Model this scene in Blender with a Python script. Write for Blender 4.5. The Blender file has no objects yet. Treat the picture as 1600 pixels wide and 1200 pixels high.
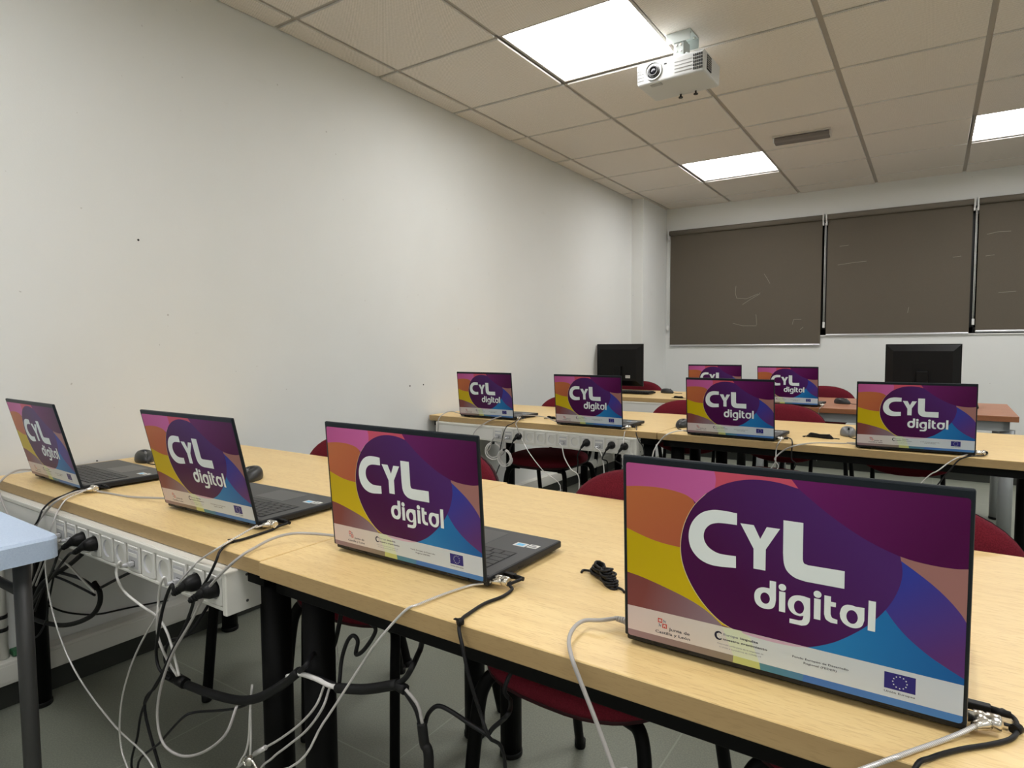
import bpy, bmesh, math, random
from mathutils import Vector, Matrix
from mathutils.geometry import tessellate_polygon
random.seed(7)
scn = bpy.context.scene
COL = scn.collection
PI = math.pi

# ------------------------------------------------------------------ camera
F_PX = 991.531
YAW, PITCH, ROLL = -0.584157, -0.0600125, -0.0058592
CAM = Vector((2.36436, -1.766410, 1.106663))
_f = Vector((math.sin(YAW)*math.cos(PITCH), math.cos(YAW)*math.cos(PITCH), math.sin(PITCH)))
_r = Vector((math.cos(YAW), -math.sin(YAW), 0)); _u = _r.cross(_f)
CR = math.cos(ROLL)*_r + math.sin(ROLL)*_u
CU = -math.sin(ROLL)*_r + math.cos(ROLL)*_u
CF = _f
cd = bpy.data.cameras.new('camera'); cam = bpy.data.objects.new('camera', cd); COL.objects.link(cam)
M = Matrix((( CR.x, CU.x, -CF.x, CAM.x), (CR.y, CU.y, -CF.y, CAM.y), (CR.z, CU.z, -CF.z, CAM.z), (0,0,0,1)))
cam.matrix_world = M
cd.sensor_fit = 'HORIZONTAL'; cd.sensor_width = 36; cd.lens = F_PX/1600*36
cd.clip_start = 0.02; cd.clip_end = 60
scn.camera = cam

def ray(px, py):
    return CR*((px-800)/F_PX) - CU*((py-600)/F_PX) + CF
def Xp(px, py, x): d = ray(px,py); return CAM + d*((x-CAM.x)/d.x)
def Yp(px, py, y): d = ray(px,py); return CAM + d*((y-CAM.y)/d.y)
def Zp(px, py, z): d = ray(px,py); return CAM + d*((z-CAM.z)/d.z)

# ------------------------------------------------------------------ materials
def lin(c):
    c = c/255.0
    return c/12.92 if c <= 0.04045 else ((c+0.055)/1.055)**2.4
def S(r, g, b, k=1.0): return (min(.95,lin(r)*k), min(.95,lin(g)*k), min(.95,lin(b)*k), 1)
MATS = {}
def mat(name, col, rough=0.5, metal=0.0, spec=0.5, emit=None, estr=0):
    if name in MATS: return MATS[name]
    m = bpy.data.materials.new(name); m.use_nodes = True
    b = m.node_tree.nodes['Principled BSDF']
    if len(col) == 3: col = (*col, 1)
    b.inputs['Base Color'].default_value = col
    b.inputs['Roughness'].default_value = rough
    b.inputs['Metallic'].default_value = metal
    b.inputs['Specular IOR Level'].default_value = spec
    if emit:
        b.inputs['Emission Color'].default_value = (*emit, 1); b.inputs['Emission Strength'].default_value = estr
    MATS[name] = m
    return m
def nt(m):
    t = m.node_tree; return t, t.nodes, t.links, t.nodes['Principled BSDF']
def noise(t, vec, scale, detail=3, rough=.55):
    n = t.nodes.new('ShaderNodeTexNoise'); n.inputs['Scale'].default_value = scale
    n.inputs['Detail'].default_value = detail; n.inputs['Roughness'].default_value = rough
    t.links.new(vec, n.inputs['Vector']); return n.outputs['Fac']
def coords(t, scale=(1,1,1), rot=(0,0,0)):
    c = t.nodes.new('ShaderNodeTexCoord'); mp = t.nodes.new('ShaderNodeMapping')
    mp.inputs['Scale'].default_value = scale; mp.inputs['Rotation'].default_value = rot
    t.links.new(c.outputs['Object'], mp.inputs['Vector']); return mp.outputs['Vector']
def ramp(t, fac, stops):
    r = t.nodes.new('ShaderNodeValToRGB'); e = r.color_ramp.elements
    while len(e) < len(stops): e.new(0.5)
    for i, (p, c) in enumerate(stops): e[i].position = p; e[i].color = c if len(c) == 4 else (*c, 1)
    t.links.new(fac, r.inputs['Fac']); return r.outputs['Color']
def mixc(t, fac, a, b, mode='MIX'):
    m = t.nodes.new('ShaderNodeMix'); m.data_type = 'RGBA'; m.blend_type = mode
    if isinstance(fac, float): m.inputs[0].default_value = fac
    else: t.links.new(fac, m.inputs[0])
    for i, v in ((6, a), (7, b)):
        if isinstance(v, tuple): m.inputs[i].default_value = v
        else: t.links.new(v, m.inputs[i])
    return m.outputs[2]
def mth(t, op, a, b=None):
    m = t.nodes.new('ShaderNodeMath'); m.operation = op
    for i, v in ((0, a), (1, b)):
        if v is None: continue
        if isinstance(v, (int, float)): m.inputs[i].default_value = v
        else: t.links.new(v, m.inputs[i])
    return m.outputs[0]
def bump(t, b, h, strength=.1, dist=.002):
    n = t.nodes.new('ShaderNodeBump'); n.inputs['Strength'].default_value = strength; n.inputs['Distance'].default_value = dist
    t.links.new(h, n.inputs['Height']); t.links.new(n.outputs['Normal'], b.inputs['Normal'])

def wood(name, c1, c2, c3, rough=.42):
    m = mat(name, c1, rough); t, n, l, b = nt(m)
    v = coords(t, (1.6, 26, 26)); a = noise(t, v, 1.6, 4, .6)
    v2 = coords(t, (52, 520, 520)); p = noise(t, v2, 1.0, 2, .5)
    v3 = coords(t, (.9, 5, 5)); w = noise(t, v3, 1.2, 2, .5)
    base = ramp(t, a, [(.32, c2), (.62, c1)])
    base = mixc(t, ramp(t, w, [(.4, (0,0,0)), (.75, (.55,.55,.55))]), base, c2)
    pore = ramp(t, p, [(.32, (.6,.6,.6)), (.48, (0,0,0))])
    l.new(mixc(t, pore, base, c3), b.inputs['Base Color'])
    bump(t, b, p, .05, .0006)
    return m
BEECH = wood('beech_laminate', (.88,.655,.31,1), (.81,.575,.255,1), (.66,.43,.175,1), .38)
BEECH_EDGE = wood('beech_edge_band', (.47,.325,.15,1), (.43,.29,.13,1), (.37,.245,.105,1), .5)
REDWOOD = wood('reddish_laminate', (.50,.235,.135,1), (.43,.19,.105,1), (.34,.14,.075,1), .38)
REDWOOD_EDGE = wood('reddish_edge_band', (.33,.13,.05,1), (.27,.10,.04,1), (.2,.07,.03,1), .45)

def wall_material():
    m = mat('painted_wall', (.74,.74,.70), .75, spec=.25); t, n, l, b = nt(m)
    v = coords(t); a = noise(t, v, 1.1, 4, .6); g = noise(t, v, 160, 2, .6); s = noise(t, coords(t, (1,1,2.2)), 6, 5, .7)
    base = ramp(t, a, [(.3, (.735,.745,.715)), (.7, (.765,.775,.755))])
    base = mixc(t, ramp(t, s, [(.66, (0,0,0)), (.80, (.35,.35,.35))]), base, (.60,.585,.54,1))
    sp = noise(t, v, 55, 1, .4)
    base = mixc(t, ramp(t, sp, [(.80, (0,0,0)), (.83, (.5,.5,.5))]), base, (.35,.33,.30,1))
    l.new(base, b.inputs['Base Color']); bump(t, b, g, .12, .0015)
    return m
WALL = wall_material()
def ceiling_material():
    m = mat('perforated_tile', (.6,.55,.5), .8, spec=.2); t, n, l, b = nt(m)
    c = t.nodes.new('ShaderNodeTexCoord'); sx = t.nodes.new('ShaderNodeSeparateXYZ'); l.new(c.outputs['Object'], sx.inputs[0])
    k = 2*PI/0.0085
    hx = mth(t, 'SINE', mth(t, 'MULTIPLY', sx.outputs[0], k)); hy = mth(t, 'SINE', mth(t, 'MULTIPLY', sx.outputs[1], k))
    h = mth(t, 'GREATER_THAN', mth(t, 'MULTIPLY', hx, hy), .30)
    fine = noise(t, c.outputs['Object'], 90, 2)
    base = ramp(t, fine, [(.3, (.80,.745,.685)), (.7, (.87,.815,.755))])
    l.new(mixc(t, h, base, (.55,.51,.455,1)), b.inputs['Base Color'])
    return m
TILE = ceiling_material()
TBAR = mat('ceiling_grid_metal', (.42,.385,.34), .5)
TILEEDGE = mat('tile_lit_edge', (.84,.82,.78), .7)  # tile sides lightened, the panels' light on them put into the colour
def floor_material():
    m = mat('grey_vinyl_floor', (.3,.31,.27), .42); t, n, l, b = nt(m)
    v = coords(t); a = noise(t, v, 2.0, 4); g = noise(t, v, 220, 2, .7)
    base = ramp(t, a, [(.3, (.262,.278,.218)), (.7, (.305,.322,.258))])
    base = mixc(t, ramp(t, g, [(.42, (.6,.6,.6)), (.6, (0,0,0))]), base, (.20,.21,.18,1))
    br = t.nodes.new('ShaderNodeTexBrick'); br.offset = 0; br.inputs['Scale'].default_value = 1
    br.inputs['Brick Width'].default_value = .6; br.inputs['Row Height'].default_value = .6
    br.inputs['Mortar Size'].default_value = .0025; br.inputs['Mortar Smooth'].default_value = .2
    l.new(coords(t, (1,1,1)), br.inputs['Vector'])
    l.new(mixc(t, br.outputs['Fac'], base, (.345,.36,.30,1)), b.inputs['Base Color'])
    return m
FLOOR = floor_material()
SKIRT = mat('dark_skirting', (.045,.048,.042), .5, spec=.3)
PVC = mat('white_pvc', (.74,.73,.67), .38)
PVC_SHADE = mat('pvc_module_plate', (.80,.79,.75), .32)
PVC_DISH = mat('socket_dish_shaded', (.55,.56,.58), .25)  # white dish greyed: the shading of the recess is in the colour
PORT = mat('port_face_dish_shade', (.52,.52,.53), .35)  # port grey, also on the dish floors as painted recess shade
BLACK = mat('black_plastic', (.006,.006,.006), .45, spec=.22)
RUBBER = mat('black_cable_rubber', (.008,.008,.009), .5, spec=.3)
SLEEVE = mat('black_spiral_sleeve', (.010,.010,.010), .6, spec=.25)
BLACKSTEEL = mat('black_powder_coated_steel', (.003,.003,.003), .5, spec=.12)
GREYSTEEL = mat('grey_painted_steel', (.34,.36,.37), .4, .3)
DARKGREYSTEEL = mat('dark_grey_painted_steel', (.055,.055,.055), .45, .1)
CHROME = mat('polished_metal', (.70,.67,.61), .27, 1.0)
ALU = mat('aluminium_bar', (.70,.70,.72), .35, .8)
GREYCABLE = mat('grey_network_cable', (.44,.42,.40), .5)
WHITECABLE = mat('white_network_cable', (.74,.72,.69), .45)
def lock_material():
    m = mat('coated_steel_cable', (.66,.64,.61), .3, .35); t, n, l, b = nt(m)
    w = t.nodes.new('ShaderNodeTexWave'); w.inputs['Scale'].default_value = 190; w.bands_direction = 'DIAGONAL'
    l.new(coords(t), w.inputs['Vector'])
    l.new(ramp(t, w.outputs['Fac'], [(.2, (.56,.54,.52)), (.7, (.78,.76,.73))]), b.inputs['Base Color'])
    return m
LOCKCABLE = lock_material()
LAPTOP = mat('laptop_dark_plastic', (.012,.013,.015), .45, spec=.3)
LAPEDGE = mat('laptop_lid_edge', (.009,.014,.019), .42, spec=.25)
DECK = mat('laptop_deck', (.045,.046,.048), .42)
KEY = mat('laptop_key', (.034,.035,.036), .5)
KEYWELL = mat('laptop_key_well', (.004,.004,.004), .6)
PAD = mat('laptop_touchpad', (.055,.056,.058), .33)
SCREEN = mat('laptop_screen_glass', (.004,.004,.005), .12)
def fabric(name, a, b2, sc=420, rough=.9):
    m = mat(name, a, rough, spec=.15); t, n, l, b = nt(m)
    g = noise(t, coords(t), sc, 2, .7)
    l.new(ramp(t, g, [(.35, b2), (.65, a)]), b.inputs['Base Color']); bump(t, b, g, .25, .0015)
    return m
BURGUNDY = fabric('burgundy_fabric', (.165,.014,.026,1), (.105,.008,.016,1))
SHELL = mat('burgundy_chair_shell', (.03,.006,.008), .55, spec=.25)
BLIND = fabric('taupe_blind_fabric', (.138,.118,.092,1), (.108,.092,.071,1), 520, .85)
CHALK = mat('chalk_scratch', (.27,.25,.20), .9)
ROLLER = mat('blind_roller_fabric', (.155,.135,.105), .8)
NIGHT = mat('dark_window_glass', (.002,.002,.002), .12)
WINFRAME = mat('window_frame_dark', (.012,.012,.012), .5)
SILL = mat('white_sill', (.76,.76,.74), .5)
BLUEPLASTIC = fabric('pale_blue_grey_plastic', (.55,.66,.82,1), (.50,.61,.78,1), 300, .55)
PROJ = mat('white_projector_plastic', (.62,.63,.62), .4)
PROJ2 = mat('projector_vent_dark', (.01,.01,.01), .6)
PROJGREY = mat('projector_grey_trim', (.40,.40,.39), .4)
LENS = mat('lens_glass', (.01,.01,.015), .06)
MOUNT = mat('white_painted_bracket', (.58,.63,.61), .4)
PANELFRAME = mat('light_panel_frame', (.75,.75,.75), .4)
EMIT = mat('lit_diffuser', (.9,.9,.9), .5, emit=(1.0,.995,1.0), estr=9.0)
EMERG = mat('unlit_emergency_diffuser', (.20,.18,.17), .25)
EMERG2 = mat('emergency_housing', (.62,.58,.54), .4)
MOUSE = mat('dark_mouse_plastic', (.020,.022,.023), .4)
MOUSEGREY = mat('grey_mouse_plastic', (.16,.165,.17), .35)
STBLUE = mat('blue_badge', (.12,.50,.78), .4)
STWHITE = mat('white_badge', (.7,.7,.7), .4)
LABELW = mat('white_paper_label', (.72,.72,.68), .6)
INKGREY = mat('label_ink', (.25,.25,.25), .6)
GREENPAINT = mat('green_clip', (.03,.14,.06), .5)
CARD = mat('white_card_tag', (.8,.8,.8), .6)

# ------------------------------------------------------------------ mesh helpers
def new(): return bmesh.new()
def box(bm, x0, x1, y0, y1, z0, z1, bev=0, mi=0, seg=2, mtx=None):
    vs = [bm.verts.new((x,y,z)) for x in (x0,x1) for y in (y0,y1) for z in (z0,z1)]
    q = [(0,1,3,2),(4,6,7,5),(0,4,5,1),(2,3,7,6),(0,2,6,4),(1,5,7,3)]
    fs = [bm.faces.new([vs[i] for i in f]) for f in q]
    for f in fs: f.material_index = mi
    if bev:
        es = list({e for f in fs for e in f.edges})
        r = bmesh.ops.bevel(bm, geom=es, offset=bev, segments=seg, affect='EDGES', profile=.5)
        for f in r['faces']: f.material_index = mi
        vs = list({v for f in fs if f.is_valid for v in f.verts} | {v for v in r['verts']})
    if mtx is not None:
        bmesh.ops.transform(bm, matrix=mtx, verts=[v for v in vs if v.is_valid])
    return vs
def frame_of(d):
    d = d.normalized(); a = Vector((0,0,1)) if abs(d.z) < .9 else Vector((1,0,0))
    u = d.cross(a).normalized(); return u, d.cross(u).normalized()
def crom(P, n=6, closed=False):
    P = [Vector(p) for p in P]
    if len(P) < 3: return P
    out = []; N = len(P)
    rng = range(N) if closed else range(N-1)
    for i in rng:
        p1, p2 = P[i], P[(i+1) % N]
        p0 = P[(i-1) % N] if (closed or i > 0) else p1*2 - p2
        p3 = P[(i+2) % N] if (closed or i < N-2) else p2*2 - p1
        for k in range(n):
            t = k/n
            out.append(.5*((2*p1) + (p2-p0)*t + (2*p0-5*p1+4*p2-p3)*t*t + (3*p1-p0-3*p2+p3)*t**3))
    if not closed: out.append(P[-1])
    return out
def tube(bm, P, r, sides=10, mi=0, caps=True, smooth=True, flat=1.0):
    P = [Vector(p) for p in P]; rings = []; u = None
    for i, p in enumerate(P):
        d = (P[min(i+1, len(P)-1)] - P[max(i-1, 0)])
        if d.length < 1e-9: d = Vector((0,0,1))
        d.normalize()
        if u is None: u, w = frame_of(d)
        else:
            u = (u - d*u.dot(d));
            if u.length < 1e-6: u, w = frame_of(d)
            u.normalize(); w = d.cross(u)
        rr = r[i] if isinstance(r, (list, tuple)) else r
        rings.append([bm.verts.new(p + u*math.cos(2*PI*k/sides)*rr + w*math.sin(2*PI*k/sides)*rr*flat) for k in range(sides)])
    for a, b in zip(rings, rings[1:]):
        for k in range(sides):
            f = bm.faces.new((a[k], a[(k+1) % sides], b[(k+1) % sides], b[k])); f.material_index = mi; f.smooth = smooth
    if caps:
        for rg in (rings[0], rings[-1]):
            try:
                f = bm.faces.new(rg); f.material_index = mi
            except ValueError: pass
    return rings
def lathe(bm, prof, axis_o, axis_d, sides=24, mi=0, smooth=True, cap=True):
    """prof: (radius, distance along axis)"""
    d = Vector(axis_d).normalized(); u, w = frame_of(d); o = Vector(axis_o); rings = []
    for r, h in prof:
        r = max(r, 1e-5)
        rings.append([bm.verts.new(o + d*h + u*math.cos(2*PI*k/sides)*r + w*math.sin(2*PI*k/sides)*r) for k in range(sides)])
    for i, (a, b) in enumerate(zip(rings, rings[1:])):
        for k in range(sides):
            f = bm.faces.new((a[k], a[(k+1) % sides], b[(k+1) % sides], b[k])); f.smooth = smooth
            f.material_index = mi[i] if isinstance(mi, (list, tuple)) else mi
    if cap:
        for rg, q in ((rings[0], 0), (rings[-1], -1)):
            f = bm.faces.new(rg); f.material_index = mi[q] if isinstance(mi, (list, tuple)) else mi
    return rings
def link(name, bm, mats, parent=None, loc=None, fixn=True):
    if fixn: bmesh.ops.recalc_face_normals(bm, faces=bm.faces[:])
    me = bpy.data.meshes.new(name); bm.to_mesh(me); bm.free()
    for m in (mats if isinstance(mats, (list, tuple)) else [mats]): me.materials.append(m)
    o = bpy.data.objects.new(name, me); COL.objects.link(o)
    if parent: o.parent = parent
    if loc: o.location = loc
    return o
def tag(o, label, cat, group=None, kind=None):
    o['label'] = label; o['category'] = cat
    if group: o['group'] = group
    if kind: o['kind'] = kind
    return o
def thing(name, label, cat, loc=(0,0,0), rz=0, group=None):
    o = bpy.data.objects.new(name, None); COL.objects.link(o); o.empty_display_size = .05
    o.location = loc; o.rotation_euler = (0,0,rz)
    return tag(o, label, cat, group)
def struct(name, bm, mats, parent=None):
    o = link(name, bm, mats, parent)
    if not parent: o['kind'] = 'structure'
    return o
def dup(root, label, loc=None, rz=None, group=None):
    r = root.copy(); COL.objects.link(r)
    if loc is not None: r.location = loc
    if rz is not None: r.rotation_euler = (0,0,rz)
    r['label'] = label
    if group: r['group'] = group
    for ch in list(root.children):
        c = ch.copy(); COL.objects.link(c); c.parent = r
        for g in list(ch.children):
            d = g.copy(); COL.objects.link(d); d.parent = c
    return r

# ------------------------------------------------------------------ room shell
XR, YF, YB, ZC = 5.6, -5.7, 4.47, 2.455
bm = new(); box(bm, -.15, XR+.15, YF-.15, YB+.25, -.1, 0); struct('floor', bm, FLOOR)
bm = new(); box(bm, -.15, 0, YF-.15, YB+.25, 0, 2.62)
o = struct('wall_left', bm, [WALL, BLACK])
bm = bmesh.new(); bm.from_mesh(o.data)
for (px, py, r) in ((640.5,603,.0045), (661.5,601,.0045), (216,375,.004)):      # drilled screw holes
    c = Xp(px, py, 0.0); vs = [bm.verts.new((.0006, c.y+math.cos(a)*r, c.z+math.sin(a)*r)) for a in [2*PI*k/12 for k in range(12)]]
    f = bm.faces.new(vs); f.material_index = 1
bm.to_mesh(o.data); bm.free()
bm = new(); box(bm, 0, .112, 3.85, YB, 0, 2.47, .002); struct('wall_pillar', bm, WALL)
WX0, WX1, WZ0, WZ1 = .165, 4.6, 1.185, 2.19
bm = new()
box(bm, 0, XR, YB, YB+.22, 0, WZ0); box(bm, 0, XR, YB, YB+.22, WZ1, 2.62)
box(bm, 0, WX0, YB, YB+.22, WZ0, WZ1); box(bm, WX1, XR, YB, YB+.22, WZ0, WZ1)
struct('wall_back', bm, WALL)
bm = new(); box(bm, XR, XR+.15, YF-.15, YB+.25, 0, 2.62); struct('wall_right', bm, WALL)
bm = new(); box(bm, 0, XR, YF-.15, YF, 0, 2.62); struct('wall_front', bm, WALL)
# window behind the blinds
bm = new(); box(bm, WX0, WX1, YB+.12, YB+.13, WZ0, WZ1); win = struct('window_1', bm, NIGHT)
bm = new()
for x in (WX0, 1.52, 2.58, 3.6, WX1-.05): box(bm, x, x+.05, YB+.08, YB+.12, WZ0, WZ1)
box(bm, WX0, WX1, YB+.08, YB+.12, WZ0, WZ0+.05); box(bm, WX0, WX1, YB+.08, YB+.12, WZ1-.05, WZ1)
link('window_frame', bm, WINFRAME, win)
bm = new(); box(bm, WX0-.02, WX1+.02, YB-.012, YB+.08, WZ0-.012, WZ0, .003); link('window_sill', bm, SILL, win)
# skirting and the white trunking run along the walls
bm = new(); box(bm, 0, .012, YF, 3.85, 0, .085, .002); struct('baseboard_left', bm, SKIRT)
bm = new(); box(bm, .112, XR, YB-.012, YB, 0, .085, .002); struct('baseboard_back', bm, SKIRT)
bm = new(); box(bm, .0, .055, YF+.02, 3.845, .088, .158, .003); box(bm, .055, .0575, YF+.02, 3.845, .098, .148, .001); struct('trim_1', bm, PVC)
bm = new(); box(bm, .115, XR, YB-.055, YB, .088, .158, .003); struct('trim_2', bm, PVC)

# ceiling: grid plane with dropped perforated tiles
GX, G = .138, .6
LIGHTS = []
for gx in (1, 4, 7):
    for gy in (-7, -3, 1, 5): LIGHTS.append((gx, gy))
bm = new(); box(bm, -.15, XR+.15, YF-.15, YB+.25, ZC+.06, ZC+.16, mi=1)
xs = [0.004] + [GX+G*k for k in range(0, 10) if GX+G*k < XR-.05] + [XR]
ys = [YF] + [G*j for j in range(-10, 8) if YF+.02 < G*j < YB-.02] + [YB]
for i in range(len(xs)-1):
    for j in range(len(ys)-1):
        cx, cy = (xs[i]+xs[i+1])/2, (ys[j]+ys[j+1])/2
        if any(abs(GX+G*(gx-.0)+.3-cx-0) < .05 and abs(G*gy+.3-cy) < .05 for gx, gy in LIGHTS): continue
        a = .012
        box(bm, xs[i], xs[i+1], ys[j], ys[j+1], ZC+.009, ZC+.012, mi=1)
        x0 = xs[i]+a; x1 = xs[i+1]-a
        if i == 0: x0 = xs[i]+.004
        y0 = ys[j]+a; y1 = ys[j+1]-a
        if j == len(ys)-2: y1 = ys[j+1]-.003
        if x1-x0 < .02 or y1-y0 < .02: continue
        box(bm, x0, x1, y0, y1, ZC, ZC+.0095, .0012, mi=0, seg=1)
bmesh.ops.recalc_face_normals(bm, faces=bm.faces[:])
for f in bm.faces:
    if f.material_index == 0 and abs(f.normal.z) < .3: f.material_index = 2
struct('ceiling', bm, [TILE, TBAR, TILEEDGE])

# ------------------------------------------------------------------ ceiling lights
def panel_name(gx, gy):
    return {(1,1): 'large glowing square ceiling light panel beside the projector',
            (1,5): 'glowing square ceiling light panel above the left window blind',
            (4,5): 'glowing square ceiling light panel at the right edge, above the rightmost blind'}.get((gx,gy))
proto = None
for gx, gy in LIGHTS:
    x, y = GX+G*gx, G*gy
    if x+G > XR or y < YF: continue
    lab = panel_name(gx, gy) or 'square ceiling light panel outside the picture'
    if proto is None:
        t = thing('ceiling_light', lab, 'ceiling light', (x+.3, y+.3, ZC+.009), 0, 'ceiling light panels')
        bm = new()
        for s in (-1, 1):
            box(bm, s*.300-.0125, s*.300+.0125, -.3125, .3125, .0, .0012)
            box(bm, -.2875, .2875, s*.300-.0125, s*.300+.0125, .0, .0012)
            box(bm, s*.2905-.001, s*.2905+.001, -.2915, .2915, .0012, .024)
            box(bm, -.2895, .2895, s*.2905-.001, s*.2905+.001, .0012, .024)
        link('frame', bm, TBAR, t)
        bm = new(); box(bm, -.2895, .2895, -.2895, .2895, .019, .022)
        link('diffuser', bm, EMIT, t)
        proto = t
    else:
        dup(proto, lab, (x+.3, y+.3, ZC+.009))
#NEXT

# ------------------------------------------------------------------ desks
TT, TB = .722, .692
def desk(label, x0, y0, rz, L, D, top, edge, steel, grey=False):
    t = thing('desk', label, 'desk', (x0, y0, 0), rz, 'classroom desks')
    bm = new(); box(bm, 0, L, 0, D, TB, TT, .0018)
    bmesh.ops.recalc_face_normals(bm, faces=bm.faces[:])
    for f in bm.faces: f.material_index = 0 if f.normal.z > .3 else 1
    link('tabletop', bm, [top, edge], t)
    bm = new()
    ins, h = (.02, .03) if not grey else (.035, .055)
    for y in (ins, D-ins-.03): box(bm, ins, L-ins, y, y+.03, TB-h, TB, .002)
    for x in (ins, L-ins-.03): box(bm, x, x+.03, ins, D-ins, TB-h, TB, .002)
    link('frame', bm, steel, t)
    r = .029 if not grey else .033
    ix = .042 if grey else .066
    for x in (ix, L-ix):
        for y in (.075, D-.075):
            bm = new(); lathe(bm, [(r, .012), (r, TB-h+.005)], (x, y, 0), (0,0,1), 24)
            lathe(bm, [(r*.95, 0), (r+.002, .003), (r+.002, .014), (r, .016)], (x, y, 0), (0,0,1), 24, mi=1)
            link('leg', bm, [steel, BLACK], t)
    return t
R = math.radians
D1A = desk('beech desk in the front row by the left wall, white socket rail on its front', .014, -1.056, R(-1.0), 1.349, .782, BEECH, BEECH_EDGE, BLACKSTEEL)
D1B = desk('beech desk in the front row on the right, carrying the two nearest laptops', 1.366, -1.0845, R(-.8), 1.40, .775, BEECH, BEECH_EDGE, BLACKSTEEL)
D2A = desk('beech desk in the middle row against the left wall, above the long row of sockets', .014, .943, R(-1.9), 1.350, .765, BEECH, BEECH_EDGE, BLACKSTEEL)
D2B = desk('beech desk in the middle row on the right, black legs, no socket rail', 1.367, .897, R(-2.4), 1.37, .765, BEECH, BEECH_EDGE, BLACKSTEEL)
D3A = desk('beech desk in the back row in the left corner, under the squarer monitor', .014, 2.648, R(-2.6), 1.352, .74, BEECH, BEECH_EDGE, BLACKSTEEL)
D3B = desk('reddish wood desk with grey legs in the back row on the right', 1.40, 2.455, R(-1.0), 1.355, .84, REDWOOD, REDWOOD_EDGE, GREYSTEEL, True)

# ------------------------------------------------------------------ socket rails
def socket_bm():
    bm = new(); w, h = .0265, .029; n = 32; rr = .0195
    ins = []; out = []
    for k in range(n):
        a = 2*PI*k/n; c, s = math.cos(a), math.sin(a)
        q = 1/max(abs(c)/w, abs(s)/h)
        out.append(bm.verts.new((c*q, -.0035, s*q))); ins.append(bm.verts.new((c*rr, -.0035, s*rr)))
    for k in range(n): bm.faces.new((out[k], out[(k+1)%n], ins[(k+1)%n], ins[k]))
    back = [bm.verts.new((v.co.x, 0.0, v.co.z)) for v in out]
    for k in range(n): bm.faces.new((out[k], back[k], back[(k+1)%n], out[(k+1)%n]))
    deep = [bm.verts.new((v.co.x*.93, .016, v.co.z*.93)) for v in ins]
    for k in range(n):
        f = bm.faces.new((ins[k], ins[(k+1)%n], deep[(k+1)%n], deep[k])); f.material_index = 1; f.smooth = True
    f = bm.faces.new(deep); f.material_index = 4  # dish floor in port grey, standing in for shade inside the socket
    for x in (-.0095, .0095): lathe(bm, [(.0026, .0), (.0026, .0006)], (x, .0159, 0), (0,-1,0), 10, mi=2, smooth=False)
    for s in (-1, 1): box(bm, -.003, .003, .001, .011, s*.0175-.0012, s*.0175+.0012, 0, mi=3)
    box(bm, -.0225, .0225, -.0052, -.003, .0235, .0265, .0006, mi=0)
    return bm
def port_bm():
    bm = new(); w, h = .0265, .029
    box(bm, -w, w, -.0035, 0, -h, h, .001)
    box(bm, -.0205, .0205, -.005, -.0034, -.022, .019, .0008, mi=1)
    box(bm, -.0185, .0185, -.0056, -.0048, .004, .012, .0004, mi=0)
    box(bm, -.0075, .0075, -.0053, -.0047, -.0165, -.0045, 0, mi=2)
    box(bm, -.0225, .0225, -.0052, -.003, .0235, .0265, .0006, mi=0)
    return bm
_ws = link('socket', socket_bm(), [PVC_SHADE, PVC_DISH, BLACK, CHROME, PORT], fixn=True); SOCKME = _ws.data; bpy.data.objects.remove(_ws)
_ws = link('data_port', port_bm(), [PVC_SHADE, PORT, BLACK]); PORTME = _ws.data; bpy.data.objects.remove(_ws)
def rail(label, x0, x1, y0, rz, xs, kinds, loc):
    t = thing('socket_rail', label, 'socket rail', loc, rz, 'white socket rails under the desks')
    bm = new()
    z0, z1 = .6125, .691
    box(bm, x0, x1, -.012, .012, z0, z1, .002)                      # shallow channel body
    box(bm, x0, x1, -.0165, -.011, z1-.012, z1-.001, .0018)         # top lip
    box(bm, x0, x1, -.0165, -.011, z0+.001, z0+.008, .0018)         # bottom lip
    link('channel', bm, PVC, t)
    bm = new(); box(bm, x0+.012, (xs[0] if xs else x1)-.034, -.0148, -.0118, z0+.009, z1-.014, .001); link('blank_cover', bm, PVC_SHADE, t)
    for x in (x0, x1):
        bm = new(); d = .075 if x == x1 else .055
        box(bm, x-.004, x+.009, -.021, -.012+d, z0-.004, z1+.0005, .0025)
        for zz in (z0+.014, z1-.014): lathe(bm, [(.0028, 0), (.0028, .0006)], (x+.009, .022, zz), (1,0,0), 12, mi=1, smooth=False)
        link('end_cap', bm, [PVC, DARKGREYSTEEL], t)
    for x, k in zip(xs, kinds):
        o = bpy.data.objects.new('socket' if k == 's' else 'data_port', SOCKME if k == 's' else PORTME); COL.objects.link(o)
        o.parent = t; o.location = (x, -.0125, (z0+z1)/2-.001)
    return t
def onrail(t, x, dy=0, dz=0):
    return Matrix.Translation(t.location) @ Matrix.Rotation(t.rotation_euler.z, 4, 'Z') @ Vector((x, -.016+dy, .651+dz))
K = 'ppsssspsspss'
XS1 = [.542+.0625*k for k in range(12)]; XS2 = [.498+.0645*k for k in range(12)]
RAIL1 = rail('white twelve-socket rail on the front-row desk, four black plugs in it', .05, 1.268, 0, R(-1.0), XS1, K, (.014, -1.060, 0))
RAIL2 = rail('white rail of twelve sockets along the front of the left middle-row desk', .075, 1.258, 0, R(-1.9), XS2, K, (.014, .938, 0))
RAIL3 = rail('plain white rail under the left back-row desk, half hidden by a chair', .06, 1.2, 0, R(-2.6), [], '', (.014, 2.643, 0))

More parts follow.
